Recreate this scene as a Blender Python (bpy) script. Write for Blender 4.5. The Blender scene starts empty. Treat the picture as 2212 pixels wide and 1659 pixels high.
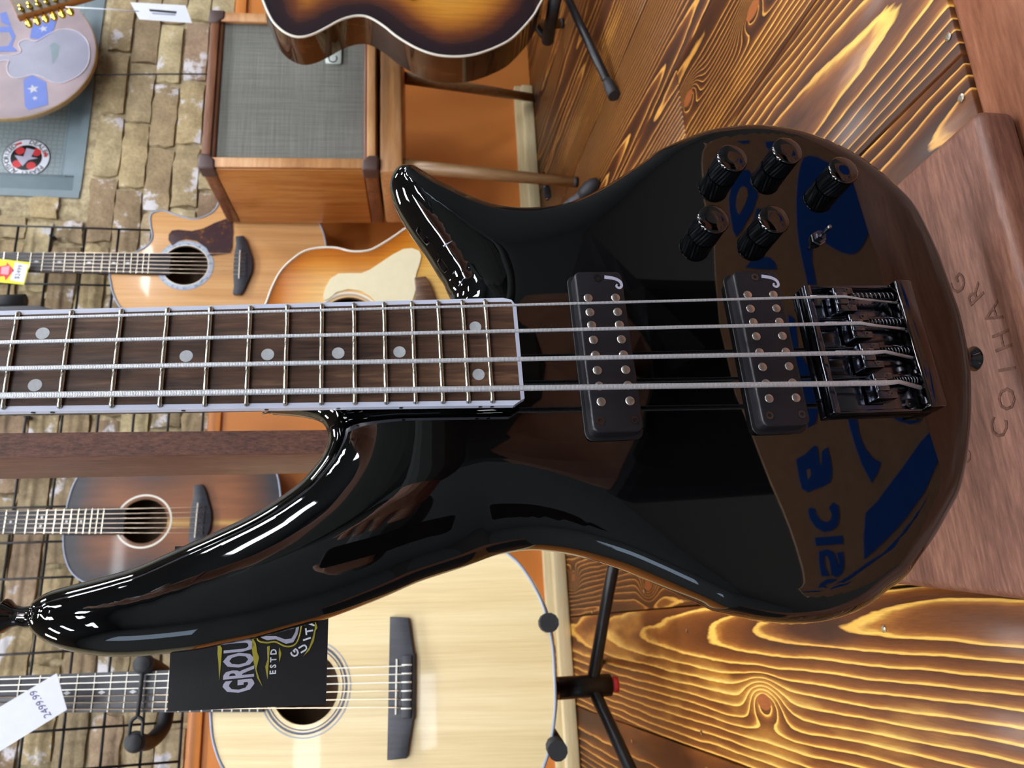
import bpy, math, random
import numpy as np
from mathutils import Vector, Matrix
from mathutils.geometry import delaunay_2d_cdt
random.seed(7)
scene = bpy.context.scene
COL = scene.collection

# ------------------------------------------------------------------ camera
CAMH = 0.445                       # height of the lens above the stage boards
FPX, CX, CY = 1680.0, 1106.0, 829.5
PITCH = math.atan((CX-815.0)/FPX)
YAW = math.atan((1370.0-CY)/(FPX/math.cos(PITCH)))
FWD = Vector((math.sin(YAW)*math.cos(PITCH), math.cos(YAW)*math.cos(PITCH), -math.sin(PITCH)))
RGT = Vector((math.cos(YAW), -math.sin(YAW), 0))
UPV = RGT.cross(FWD)
CAM = Vector((0, 0, CAMH))
cd = bpy.data.cameras.new('camera')
cd.sensor_fit = 'HORIZONTAL'; cd.sensor_width = 36.0; cd.lens = 36.0*FPX/2212.0
cd.clip_start = 0.01; cd.clip_end = 50
cd.dof.use_dof = True; cd.dof.focus_distance = 0.47; cd.dof.aperture_fstop = 17.0
cam = bpy.data.objects.new('camera', cd); COL.objects.link(cam)
# the phone was held on its side: the picture's left is the room's up
m3 = Matrix(((-UPV.x, RGT.x, -FWD.x), (-UPV.y, RGT.y, -FWD.y), (-UPV.z, RGT.z, -FWD.z)))
cam.matrix_world = Matrix.Translation(CAM) @ m3.to_4x4()
scene.camera = cam

# ------------------------------------------------------------------ world, exposure
w = bpy.data.worlds.new('world'); scene.world = w; w.use_nodes = True
bgn = w.node_tree.nodes['Background']
bgn.inputs['Color'].default_value = (0.62, 0.78, 1.0, 1); bgn.inputs['Strength'].default_value = 2.2
vs = scene.view_settings
vs.view_transform = 'Standard'; vs.look = 'None'; vs.gamma = 1.0; vs.exposure = 0.0; vs.use_curve_mapping = False
LAMP = 48.0                        # strength of the ceiling panels
scene.cycles.use_denoising = True
scene.cycles.max_bounces = 6; scene.cycles.diffuse_bounces = 3; scene.cycles.glossy_bounces = 4; scene.cycles.transmission_bounces = 2
scene.cycles.caustics_reflective = False; scene.cycles.caustics_refractive = False
scene.cycles.use_adaptive_sampling = True; scene.cycles.adaptive_threshold = 0.08; scene.cycles.adaptive_min_samples = 16

# ------------------------------------------------------------------ helpers
def ray(x, y): return FWD*FPX + RGT*(CY-y) - UPV*(x-CX)
def at_plane(x, y, n, p0):
    r = ray(x, y); return CAM + r*((p0-CAM).dot(n)/r.dot(n))
def at_Y(x, y, Y): return at_plane(x, y, Vector((0,1,0)), Vector((0,Y,0)))
def at_Z(x, y, Z): return at_plane(x, y, Vector((0,0,1)), Vector((0,0,Z)))
def at_X(x, y, X): return at_plane(x, y, Vector((1,0,0)), Vector((X,0,0)))
def s2l(c): return tuple(((v/255)/12.92 if v/255 <= .04045 else ((v/255+.055)/1.055)**2.4) for v in c)
def mtx(o, a, b, n):
    return Matrix(((a.x,b.x,n.x,o.x),(a.y,b.y,n.y,o.y),(a.z,b.z,n.z,o.z),(0,0,0,1)))
def vframe(o, yaw=0, lean=0, roll=0):
    """upright frame facing the room: a = right, b = up, n = towards the viewer"""
    R = Matrix.Rotation(math.radians(yaw),3,'Z') @ Matrix.Rotation(-math.radians(lean),3,'X')
    a = R @ Vector((1,0,0)); b = R @ Vector((0,0,1)); n = R @ Vector((0,-1,0))
    c, s = math.cos(math.radians(roll)), math.sin(math.radians(roll))
    return mtx(Vector(o), a*c - b*s, b*c + a*s, n)
def loc(Fm, x, y, n=0.0):
    nn = Vector((Fm[0][2],Fm[1][2],Fm[2][2])); p = at_plane(x, y, nn, Fm.translation + nn*n)
    return Fm.inverted() @ p

def new_mesh(vs_, fs, smooth=False):
    me = bpy.data.meshes.new('m'); me.from_pydata([tuple(v) for v in vs_], [], fs)
    me.validate()
    if smooth: me.shade_smooth()
    return me
def obj(name, me, mat=None, parent=None, M=None):
    o = bpy.data.objects.new(name, me); COL.objects.link(o)
    if me is not None and mat is not None:
        me.materials.clear(); me.materials.append(mat)
    if parent is not None: o.parent = parent
    if M is not None: o.matrix_local = M
    return o
def tag(o, label, cat, group=None):
    o['label'] = label; o['category'] = cat
    if group: o['group'] = group
    return o
def thing(name, label, cat, M=None, group=None):
    o = bpy.data.objects.new(name, None); COL.objects.link(o); o.empty_display_size = .05
    if M is not None: o.matrix_world = M
    return tag(o, label, cat, group)
def struct(o): o['kind'] = 'structure'; return o
def bev(o, w_, seg=2, ang=35):
    m = o.modifiers.new('bevel','BEVEL'); m.width = w_; m.segments = seg; m.limit_method = 'ANGLE'; m.angle_limit = math.radians(ang)
    for p in o.data.polygons: p.use_smooth = True
    return o
def T(x=0,y=0,z=0): return Matrix.Translation((x,y,z))
BF = [(0,3,2,1),(4,5,6,7),(0,1,5,4),(1,2,6,5),(2,3,7,6),(3,0,4,7)]
def box_me(x0,x1,y0,y1,z0,z1):
    return new_mesh([(x0,y0,z0),(x1,y0,z0),(x1,y1,z0),(x0,y1,z0),(x0,y0,z1),(x1,y0,z1),(x1,y1,z1),(x0,y1,z1)], BF)
def box(name, x0,x1,y0,y1,z0,z1, mat, parent=None, b=0, M=None, seg=2):
    o = obj(name, box_me(x0,x1,y0,y1,z0,z1), mat, parent, M)
    if b: bev(o, b, seg)
    return o
def ctr_box(name, sx, sy, sz, mat, M, parent=None, b=0):
    return box(name, -sx/2,sx/2,-sy/2,sy/2,-sz/2,sz/2, mat, parent, b, M)
def area2(p): return sum(p[i][0]*p[(i+1)%len(p)][1]-p[(i+1)%len(p)][0]*p[i][1] for i in range(len(p)))/2
def prism_me(poly, z0, z1):
    if area2(poly) < 0: poly = poly[::-1]
    n = len(poly)
    v = [(x,y,z0) for x,y in poly] + [(x,y,z1) for x,y in poly]
    f = [tuple(range(n))[::-1], tuple(range(n,2*n))] + [(i,(i+1)%n,n+(i+1)%n,n+i) for i in range(n)]
    return new_mesh(v, f)
def prism(name, poly, z0, z1, mat, parent=None, b=0, M=None, seg=2):
    o = obj(name, prism_me([(p[0],p[1]) for p in poly], z0, z1), mat, parent, M)
    if b: bev(o, b, seg)
    return o
def catmull(pts, n=8, closed=False):
    P = [np.array(p, float) for p in pts]; out = []; N = len(P)
    for i in range(N if closed else N-1):
        p1, p2 = P[i], P[(i+1) % N]
        p0 = P[i-1] if (closed or i > 0) else p1*2-p2
        p3 = P[(i+2) % N] if (closed or i+2 < N) else p2*2-p1
        for k in range(n):
            t = k/n
            out.append(.5*((2*p1)+(p2-p0)*t+(2*p0-5*p1+4*p2-p3)*t*t+(3*p1-p0-3*p2+p3)*t**3))
    if not closed: out.append(P[-1])
    return [tuple(p) for p in out]
def resample(pts, step, closed=True):
    P = np.array(list(pts)+([pts[0]] if closed else [])); d = np.r_[0, np.cumsum(np.linalg.norm(np.diff(P,axis=0),axis=1))]
    n = max(3, int(d[-1]/step)); s = np.linspace(0, d[-1], n+1)
    if closed: s = s[:-1]
    return [tuple(q) for q in np.stack([np.interp(s, d, P[:,k]) for k in range(P.shape[1])], 1)]
def circ(r, n=32, cx=0, cy=0): return [(cx+r*math.cos(2*math.pi*i/n), cy+r*math.sin(2*math.pi*i/n)) for i in range(n)]
def rrect(w_, h_, r, n=5, cx=0, cy=0):
    out = []
    for qx,qy,a0 in ((1,1,0),(-1,1,90),(-1,-1,180),(1,-1,270)):
        for k in range(n+1):
            a = math.radians(a0+90*k/n); out.append((cx+qx*(w_/2-r)+r*math.cos(a), cy+qy*(h_/2-r)+r*math.sin(a)))
    return out
def tube_me(pts, r, seg=10, closed=False, caps=True):
    P = [Vector(p) for p in pts]; N = len(P); R_ = r if isinstance(r,(list,tuple)) else [r]*N
    v = []; f = []; prev = None
    for i in range(N):
        if closed: t = (P[(i+1)%N]-P[i-1]).normalized()
        else: t = (P[min(i+1,N-1)]-P[max(i-1,0)]).normalized()
        if prev is None:
            u = t.orthogonal().normalized()
        else:
            u = (prev - t*prev.dot(t)).normalized()
        prev = u; w_ = t.cross(u)
        for k in range(seg):
            a = 2*math.pi*k/seg; v.append(P[i]+(u*math.cos(a)+w_*math.sin(a))*R_[i])
    for i in range(N if closed else N-1):
        j = (i+1) % N
        for k in range(seg):
            f.append((i*seg+k, i*seg+(k+1)%seg, j*seg+(k+1)%seg, j*seg+k))
    if caps and not closed:
        f.append(tuple(range(seg))[::-1]); f.append(tuple((N-1)*seg+k for k in range(seg)))
    me = new_mesh(v, f, True)
    return me
def tube(name, pts, r, mat, parent=None, seg=10, closed=False, M=None):
    o = obj(name, tube_me(pts, r, seg, closed), mat, parent, M)
    if not closed:
        for p in o.data.polygons:
            if len(p.vertices) == seg and seg > 4: p.use_smooth = False
    return o
def lathe_me(prof, seg=28, twist=0, knurl=0, kz=None):
    v = []; f = []; n = len(prof)
    for i,(r,z) in enumerate(prof):
        for k in range(seg):
            a = 2*math.pi*k/seg + twist*z; rr = r
            if knurl and kz and kz[0] <= z <= kz[1] and k % 2: rr = r-knurl
            v.append((rr*math.cos(a), rr*math.sin(a), z))
    for i in range(n-1):
        for k in range(seg):
            f.append((i*seg+k, i*seg+(k+1)%seg, (i+1)*seg+(k+1)%seg, (i+1)*seg+k))
    f.append(tuple(range(seg))[::-1]); f.append(tuple((n-1)*seg+k for k in range(seg)))
    return new_mesh(v, f)
def lathe(name, prof, mat, parent=None, M=None, seg=28, smooth=True, ang=40, **kw):
    o = obj(name, lathe_me(prof, seg, **kw), mat, parent, M)
    if smooth:
        for p in o.data.polygons: p.use_smooth = len(p.vertices) == 4
        o.data.set_sharp_from_angle(angle=math.radians(ang))
    return o
def inside(pts, poly):
    P = np.asarray(pts); x, y = P[:,0], P[:,1]; c = np.zeros(len(P), bool); Q = np.asarray(poly)
    for i in range(len(Q)):
        x1,y1 = Q[i]; x2,y2 = Q[i-1]
        if y1 == y2: continue
        c ^= ((y1 > y) != (y2 > y)) & (x < (x2-x1)*(y-y1)/(y2-y1)+x1)
    return c
def dist_to(pts, poly):
    P = np.asarray(pts)[:,None,:]; A = np.asarray(poly); B = np.roll(A,-1,0); D = B-A
    out = []
    for k in range(0, len(pts), 2000):
        q = P[k:k+2000]; t = np.clip(((q-A)*D).sum(2)/((D*D).sum(1)+1e-15),0,1)
        out.append(np.sqrt((((A+D*t[...,None])-q)**2).sum(2)).min(1))
    return np.concatenate(out)
def fill2d(outline, holes=(), extra=()):
    """triangulated region; returns verts, tris"""
    pts = [Vector((p[0],p[1])) for p in outline]; ed = [(i,(i+1)%len(outline)) for i in range(len(outline))]
    for h in holes:
        o = len(pts); pts += [Vector((p[0],p[1])) for p in h]; ed += [(o+i, o+(i+1)%len(h)) for i in range(len(h))]
    pts += [Vector((p[0],p[1])) for p in extra]
    r = delaunay_2d_cdt(pts, ed, [], 0, 1e-7)
    V = [(v.x,v.y) for v in r[0]]; Tt = [tuple(f) for f in r[2]]
    C = np.array([np.mean([V[i] for i in t],0) for t in Tt]); ok = inside(C, outline)
    for h in holes: ok &= ~inside(C, h)
    tr = []
    for t,k in zip(Tt, ok):
        if not k: continue
        a,b,c = (V[i] for i in t)
        tr.append(t if (b[0]-a[0])*(c[1]-a[1])-(b[1]-a[1])*(c[0]-a[0]) > 0 else t[::-1])
    return V, tr
def grid_pts(outline, step, dmin):
    A = np.asarray(outline); lo, hi = A.min(0), A.max(0)
    gx, gy = np.meshgrid(np.arange(lo[0],hi[0],step), np.arange(lo[1],hi[1],step))
    gx = gx + (np.arange(gx.shape[0]) % 2)[:,None]*step/2
    P = np.stack([gx.ravel(), gy.ravel()],1); P = P[inside(P, outline)]
    return P[dist_to(P, outline) > dmin]
def annulus(name, r0, r1, z0, z1, mat, parent, M=None, n=48):
    v = []; f = []
    for r,z in ((r0,z0),(r0,z1),(r1,z1),(r1,z0)): v += [(r*math.cos(2*math.pi*k/n), r*math.sin(2*math.pi*k/n), z) for k in range(n)]
    for i in range(4):
        j = (i+1) % 4
        for k in range(n): f.append((i*n+k, j*n+k, j*n+(k+1)%n, i*n+(k+1)%n))
    return obj(name, new_mesh(v, f), mat, parent, M)
def text_me(s, size, ext=0.0003, font_shear=0, align='CENTER', bold=0):
    c = bpy.data.curves.new('t','FONT'); c.body = s; c.size = size; c.extrude = ext; c.align_x = align; c.align_y = 'CENTER'
    c.resolution_u = 2; c.shear = font_shear; c.offset = bold
    o = bpy.data.objects.new('t', c); COL.objects.link(o)
    bpy.context.view_layer.update()
    me = bpy.data.meshes.new_from_object(o.evaluated_get(bpy.context.evaluated_depsgraph_get()))
    bpy.data.objects.remove(o); bpy.data.curves.remove(c)
    return me

# ------------------------------------------------------------------ materials
class NT:
    def __init__(s, name):
        s.m = bpy.data.materials.new(name); s.m.use_nodes = True; s.t = s.m.node_tree
        s.b = s.t.nodes['Principled BSDF']; s.out = s.t.nodes['Material Output']
    def n(s, typ, **kw):
        nd = s.t.nodes.new(typ)
        for k,v in kw.items(): setattr(nd, k, v)
        return nd
    def l(s, a, b): s.t.links.new(a, b)
    def math(s, op, a, b=None, c=None):
        nd = s.n('ShaderNodeMath', operation=op)
        for i,v in enumerate((a,b,c)):
            if v is None: continue
            if isinstance(v,(int,float)): nd.inputs[i].default_value = v
            else: s.l(v, nd.inputs[i])
        return nd.outputs[0]
    def ramp(s, fac, stops, interp='LINEAR'):
        nd = s.n('ShaderNodeValToRGB'); e = nd.color_ramp.elements; nd.color_ramp.interpolation = interp
        while len(e) < len(stops): e.new(.5)
        for i,(p,c) in enumerate(stops): e[i].position = p; e[i].color = (*c[:3],1)
        s.l(fac, nd.inputs[0]); return nd.outputs[0]
    def coords(s, scale=(1,1,1), kind='Object', rot=(0,0,0), rnd=0):
        tc = s.n('ShaderNodeTexCoord'); mp = s.n('ShaderNodeMapping'); mp.inputs['Scale'].default_value = scale; mp.inputs['Rotation'].default_value = rot
        s.l(tc.outputs[kind], mp.inputs['Vector'])
        if rnd:
            oi = s.n('ShaderNodeObjectInfo'); vm = s.n('ShaderNodeVectorMath', operation='SCALE'); vm.inputs[0].default_value = (rnd,rnd*.7,rnd*1.3)
            s.l(oi.outputs['Random'], vm.inputs['Scale']); s.l(vm.outputs[0], mp.inputs['Location'])
        return mp.outputs[0]
    def noise(s, vec, scale=5, detail=3, rough=.5, dist=0):
        nd = s.n('ShaderNodeTexNoise'); nd.inputs['Scale'].default_value = scale; nd.inputs['Detail'].default_value = detail
        nd.inputs['Roughness'].default_value = rough; nd.inputs['Distortion'].default_value = dist
        s.l(vec, nd.inputs['Vector']); return nd.outputs['Fac']
    def mix(s, f, a, b, mode='MIX'):
        nd = s.n('ShaderNodeMix', data_type='RGBA', blend_type=mode)
        for sock,v in ((nd.inputs[0],f),(nd.inputs[6],a),(nd.inputs[7],b)):
            if isinstance(v,(int,float)): sock.default_value = v
            elif isinstance(v, tuple): sock.default_value = (*v[:3],1)
            else: s.l(v, sock)
        return nd.outputs[2]
    def bump(s, h, strength=.3, dist=.001):
        nd = s.n('ShaderNodeBump'); nd.inputs['Strength'].default_value = strength; nd.inputs['Distance'].default_value = dist
        s.l(h, nd.inputs['Height']); s.l(nd.outputs[0], s.b.inputs['Normal'])
    def set(s, color=None, rough=None, metal=None, ior=None, coat=None, coat_rough=None):
        for k,v in (('Base Color',color),('Roughness',rough),('Metallic',metal),('IOR',ior),('Coat Weight',coat),('Coat Roughness',coat_rough)):
            if v is None: continue
            i = s.b.inputs[k]
            if isinstance(v,(int,float)): i.default_value = v
            elif isinstance(v, tuple): i.default_value = (*v[:3],1)
            else: s.l(v, i)
        return s.m
def plain(name, rgb, rough=.5, metal=0, ior=1.5, var=.08, scale=60, bump=0, coat=0):
    """plain coat of one colour with a faint mottling"""
    t = NT(name); c = s2l(rgb); f = t.noise(t.coords((1,1,1)), scale, 3)
    t.set(color=t.ramp(f, [(.3,tuple(v*(1-var) for v in c)),(.7,tuple(min(1,v*(1+var)) for v in c))]), rough=rough, metal=metal, ior=ior, coat=coat)
    if bump: t.bump(f, bump, .001)
    return t.m
def grain(name, lo, mid, hi, axis=1, fine=140, rough=.4, coat=0, ior=1.5, stretch=14, rnd=3, bump=.15, sat=.5):
    """straight-grained wood, fibres along one local axis"""
    t = NT(name); sc = [1,1,1]; sc[axis] = 1/stretch
    v = t.coords(tuple(sc), rnd=rnd)
    a = t.noise(v, fine, 4, .65); b = t.noise(v, fine/9, 3, .5, .6)
    f = t.math('ADD', t.math('MULTIPLY', a, 1-sat), t.math('MULTIPLY', b, sat))
    t.set(color=t.ramp(f, [(.33,s2l(lo)),(.5,s2l(mid)),(.67,s2l(hi))]), rough=rough, coat=coat, ior=ior)
    if bump: t.bump(a, bump, .0006)
    return t.m
MT = {}
MT['black'] = plain('black_lacquer', (4,4,5), .02, ior=1.8, var=.02)
MT['blackmetal'] = plain('black_chrome', (104,106,116), .14, metal=1.0, var=.05)
MT['blackcap'] = plain('black_plated_cap', (96,92,92), .06, metal=1.0, var=.03)
MT['darksteel'] = plain('dark_steel', (120,122,128), .2, metal=1.0, var=.06)
MT['pickup'] = plain('satin_black_plastic', (30,28,33), .33, var=.08, scale=300)
MT['pole'] = NT('turned_steel_pole').set(color=s2l((225,215,205)), rough=.28, metal=1.0)
MT['nickel'] = plain('fret_nickel', (205,200,185), .22, metal=1.0, var=.08, scale=300)
def wound(name, pitch):
    t = NT(name); wv = t.n('ShaderNodeTexWave', wave_type='BANDS', bands_direction='Y'); wv.inputs['Scale'].default_value = pitch
    t.l(t.coords(), wv.inputs['Vector'])
    t.set(color=t.ramp(wv.outputs['Fac'], [(0,s2l((168,168,176))),(.6,s2l((236,238,245)))]), rough=.42, metal=.6)
    t.bump(wv.outputs['Fac'], .35, .0002); return t.m
MT['string'] = wound('wound_string', 420)
MT['stringplain'] = plain('bronze_string', (226,205,180), .3, metal=1.0)
MT['rosewood'] = grain('rosewood', (40,25,20), (92,64,48), (150,114,84), axis=1, fine=340, stretch=14, rough=.42, bump=.3)
MT['ebony'] = grain('ebony', (34,34,40), (48,48,56), (62,62,70), fine=200, rough=.4)
MT['binding'] = plain('white_binding', (214,220,242), .3, var=.02)
MT['ivory'] = plain('ivory_binding', (232,228,215), .25, var=.03)
MT['pearl'] = plain('pearl_dot', (196,200,205), .25, var=.06, scale=500)
MT['mahog'] = grain('mahogany', (84,50,40), (120,78,62), (150,104,84), axis=1, fine=420, stretch=9, rough=.42, bump=.35, sat=.4)
MT['mahogx'] = grain('mahogany_across', (84,50,40), (116,76,62), (146,102,84), axis=0, fine=420, stretch=9, rough=.42, bump=.35, sat=.4)
MT['mahogz'] = grain('mahogany_upright', (76,44,36), (108,70,58), (140,98,82), axis=2, fine=420, stretch=9, rough=.45, bump=.35, sat=.4)
MT['mahogend'] = grain('mahogany_edge', (60,32,25), (92,56,42), (118,76,58), axis=2, fine=600, stretch=3, rough=.6, bump=.6, sat=.25)
MT['mahogbord'] = grain('mahogany_border', (100,58,40), (128,80,58), (152,102,78), axis=0, fine=300, stretch=8, rough=.3, bump=.2)
MT['rubber'] = plain('black_rubber', (34,35,40), .55, var=.1)
MT['tubeblack'] = plain('black_powder_coat', (22,22,26), .35, var=.1)
MT['tubegrey'] = plain('grey_enamel_tube', (160,172,190), .25, metal=.8)
MT['gold'] = plain('gold_plate', (236,200,90), .16, metal=1.0)
MT['white'] = plain('white_card', (232,236,248), .6, var=.02)
MT['darkink'] = plain('dark_ink', (40,40,48), .6)
MT['greyink'] = plain('grey_ink', (150,155,175), .6)
MT['inkblue'] = plain('violet_ink', (84,80,130), .6)
MT['cardblack'] = plain('black_coated_card', (26,25,29), .3, ior=1.6, var=.15, scale=900, bump=.05)
MT['silverink'] = plain('silver_ink', (186,184,206), .5)
MT['goldink'] = plain('mustard_ink', (176,164,52), .5)
MT['yellow'] = plain('yellow_card', (246,232,40), .5, var=.03)
MT['red'] = plain('red_print', (214,60,66), .5)
MT['orange'] = plain('orange_wall_paint', (222,138,68), .3, var=.04, scale=9)
MT['green'] = plain('green_ball_end', (40,170,110), .4); MT['redball'] = plain('red_ball_end', (210,50,45), .4); MT['yelball'] = plain('brass_ball_end', (220,190,90), .4)
# ------------------------------------------------------------------ room materials
def burnt_pine():
    t = NT('burnt_pine'); tc = t.n('ShaderNodeTexCoord'); oi = t.n('ShaderNodeObjectInfo')
    sx = t.n('ShaderNodeSeparateXYZ'); t.l(tc.outputs['Object'], sx.inputs[0])
    rnd = oi.outputs['Random']
    def R_(k, lo, hi):   # per-plank random numbers
        return t.math('ADD', t.math('MULTIPLY', t.math('FRACT', t.math('MULTIPLY', rnd, k)), hi-lo), lo)
    cv = t.n('ShaderNodeCombineXYZ'); t.l(t.math('ADD', sx.outputs[0], R_(37.7,0,9)), cv.inputs[0])
    t.l(t.math('MULTIPLY', sx.outputs[1], .22), cv.inputs[1]); t.l(R_(91.3,0,9), cv.inputs[2])
    w1 = t.math('SUBTRACT', t.noise(cv.outputs[0], 9, 2, .5), .5)
    w2 = t.math('SUBTRACT', t.noise(cv.outputs[0], 45, 3, .6), .5)
    # knots: few centres per plank, stretched along the fibre
    kv = t.n('ShaderNodeCombineXYZ'); t.l(t.math('ADD', t.math('MULTIPLY', sx.outputs[0], 1.0), R_(53.1,0,5)), kv.inputs[0])
    t.l(t.math('ADD', t.math('MULTIPLY', sx.outputs[1], .55), R_(17.9,0,5)), kv.inputs[1])
    vo = t.n('ShaderNodeTexVoronoi', voronoi_dimensions='2D'); vo.inputs['Scale'].default_value = 5.0; vo.inputs['Randomness'].default_value = 1.0
    t.l(kv.outputs[0], vo.inputs['Vector']); kd = vo.outputs['Distance']
    sep = t.n('ShaderNodeSeparateColor'); t.l(vo.outputs['Color'], sep.inputs[0])
    kon = t.math('GREATER_THAN', sep.outputs[0], .62)
    kb = t.math('MULTIPLY', kon, t.math('POWER', 2.718, t.math('MULTIPLY', t.math('MULTIPLY', kd, kd), -85)))
    # growth rings around a pith axis that dips slowly through the board
    xr = t.math('ADD', t.math('SUBTRACT', sx.outputs[0], R_(11.3,-.10,.10)), t.math('MULTIPLY', w1, .030))
    dz = t.math('ADD', t.math('ADD', R_(23.9,.015,.06), t.math('MULTIPLY', sx.outputs[1], R_(71.7,-.05,.05))), t.math('MULTIPLY', w1, .022))
    r = t.math('SQRT', t.math('ADD', t.math('MULTIPLY', xr, xr), t.math('MULTIPLY', dz, dz)))
    r = t.math('ADD', r, t.math('MULTIPLY', w2, .005))
    r = t.math('ADD', r, t.math('MULTIPLY', kb, .045))
    ph = t.math('FRACT', t.math('MULTIPLY', r, R_(43.7,85,150)))
    ring = t.ramp(ph, [(0,s2l((88,46,18))),(.10,s2l((94,50,20))),(.60,s2l((126,72,28))),(.77,s2l((172,110,44))),(.87,s2l((244,194,92))),(.95,s2l((238,184,82))),(1.0,s2l((88,46,18)))])
    # scorch depth differs in broad patches: deep burn turns the soft wood near black, a light pass leaves it golden
    sc_ = t.n('ShaderNodeSeparateColor'); t.l(oi.outputs['Color'], sc_.inputs[0])   # object colour red = tone shift of this board, higher is lighter
    bn = t.math('ADD', t.noise(cv.outputs[0], 8, 4, .6), t.math('MULTIPLY', t.math('SUBTRACT', sc_.outputs[0], .5), .4))
    ringd = t.ramp(ph, [(0,s2l((50,26,14))),(.50,s2l((72,38,18))),(.80,s2l((112,64,28))),(.90,s2l((214,154,72))),(.95,s2l((200,140,62))),(1.0,s2l((50,26,14)))])
    ringl = t.ramp(ph, [(0,s2l((170,110,42))),(.5,s2l((196,138,58))),(.85,s2l((246,208,114))),(.95,s2l((240,198,100))),(1.0,s2l((170,110,42)))])
    c = t.mix(t.ramp(bn, [(.43,(1,1,1)),(.54,(0,0,0))]), ring, ringd)
    c = t.mix(t.ramp(bn, [(.70,(0,0,0)),(.82,(1,1,1))]), c, ringl)
    kc = t.math('MULTIPLY', kon, t.math('LESS_THAN', kd, .045))
    c = t.mix(kc, c, s2l((150,84,42)))
    fv = t.n('ShaderNodeCombineXYZ'); t.l(t.math('MULTIPLY', sx.outputs[0], 1), fv.inputs[0]); t.l(t.math('MULTIPLY', sx.outputs[1], .08), fv.inputs[1])
    fi = t.noise(fv.outputs[0], 700, 3, .6)
    c = t.mix(1.0, c, t.ramp(fi, [(.3,(.8,.8,.8)),(.7,(1.12,1.12,1.12))]), 'MULTIPLY')
    t.set(color=c, rough=.46, coat=.08, coat_rough=.15)
    t.b.inputs['Specular IOR Level'].default_value = .32
    t.bump(t.math('ADD', ph, t.math('MULTIPLY', fi, .3)), .12, .0012)
    return t.m
MT['plank'] = burnt_pine()
def brick_mat():
    t = NT('old_brick'); v = t.coords(rnd=40); oi = t.n('ShaderNodeObjectInfo')
    base = t.ramp(oi.outputs['Random'], [(0,s2l((158,142,116))),(.3,s2l((184,166,130))),(.5,s2l((146,124,104))),(.75,s2l((194,180,144))),(1,s2l((164,138,120)))])
    n1 = t.noise(v, 18, 4, .6); n2 = t.noise(v, 120, 4, .7); n3 = t.noise(v, 9, 5, .65)
    c = t.mix(1.0, base, t.ramp(n1, [(.25,(.62,.58,.52)),(.7,(1.22,1.2,1.12))]), 'MULTIPLY')
    c = t.mix(1.0, c, t.ramp(n2, [(.2,(.72,.72,.72)),(.8,(1.25,1.25,1.25))]), 'MULTIPLY')
    c = t.mix(t.ramp(n3, [(.585,(0,0,0)),(.63,(1,1,1))]), c, s2l((216,212,216)))
    t.set(color=c, rough=.9); t.bump(t.math('ADD', n1, t.math('MULTIPLY', n2, .7)), .7, .006); return t.m
MT['brick'] = brick_mat()
def mortar_mat():
    t = NT('crumbling_mortar'); v = t.coords(); n1 = t.noise(v, 40, 5, .7); n2 = t.noise(v, 6, 3)
    c = t.mix(t.ramp(n2, [(.4,(0,0,0)),(.6,(1,1,1))]), t.ramp(n1, [(.3,s2l((150,132,100))),(.7,s2l((222,208,172)))]), t.ramp(n1, [(.3,s2l((120,104,80))),(.7,s2l((205,190,152)))]))
    t.set(color=c, rough=.95); t.bump(n1, .8, .008); return t.m
MT['mortar'] = mortar_mat()
MT['greypaint'] = plain('grey_blue_paint', (118,134,142), .5, var=.08, scale=20)
def hex_pane():
    t = NT('hexagon_patterned_pane'); vo = t.n('ShaderNodeTexVoronoi', feature='DISTANCE_TO_EDGE'); vo.inputs['Scale'].default_value = 75; vo.inputs['Randomness'].default_value = .25
    t.l(t.coords(), vo.inputs['Vector'])
    t.set(color=t.ramp(vo.outputs['Distance'], [(.0,s2l((126,140,146))),(.15,s2l((150,163,166)))]), rough=.35); return t.m
MT['hexpane'] = hex_pane()
MT['rawpine'] = grain('raw_pine', (205,182,132), (224,206,160), (236,222,184), axis=0, fine=120, rough=.6, stretch=12)
MT['ceil'] = plain('ceiling_white', (150,152,150), .9); MT['shopwall'] = plain('shop_wall', (92,96,98), .8); MT['shopfloor'] = plain('shop_floor_vinyl', (70,66,62), .5)
em = NT('lit_diffuser'); em.b.inputs['Emission Color'].default_value = (.93,.96,1,1); em.b.inputs['Emission Strength'].default_value = LAMP
em.b.inputs['Base Color'].default_value = (.9,.9,.9,1); MT['lamp'] = em.m

# ------------------------------------------------------------------ room
WALL = 4.27*CAMH                      # brick wall plane
FRONT = 0.967*CAMH                    # front ends of the stage boards
H2 = 0.437*CAMH                       # width of one board
SHOP = -0.72                          # shop floor in front of the stage
XL, XR, YB, ZC = -2.6, 3.6, -3.6, 2.35
fl = struct(box('floor', XL, XR, FRONT, WALL+.02, -.06, -.021, MT['tubeblack']))
for k in range(-3, 12):
    x0 = CAMH*(.035) + (k-1)*H2
    segs = [(FRONT, WALL)]
    if k == 4: segs = [(FRONT, .92), (.92, WALL)]
    for (ya,yb) in segs:
        ln = yb-ya; me = box_me(-H2/2+.0011, H2/2-.0011, -ln/2+.0008, ln/2-.0008, -.02, 0)
        o = obj('plank', me, MT['plank'], fl, T(x0+H2/2, (ya+yb)/2, 0)); bev(o, .0012, 1)
        o.color = ({0:.82,-1:.35,1:.35,2:.4,3:.36,4:.25,5:.15,6:.15,7:.15}.get(k,.25),0,0,1)
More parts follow.
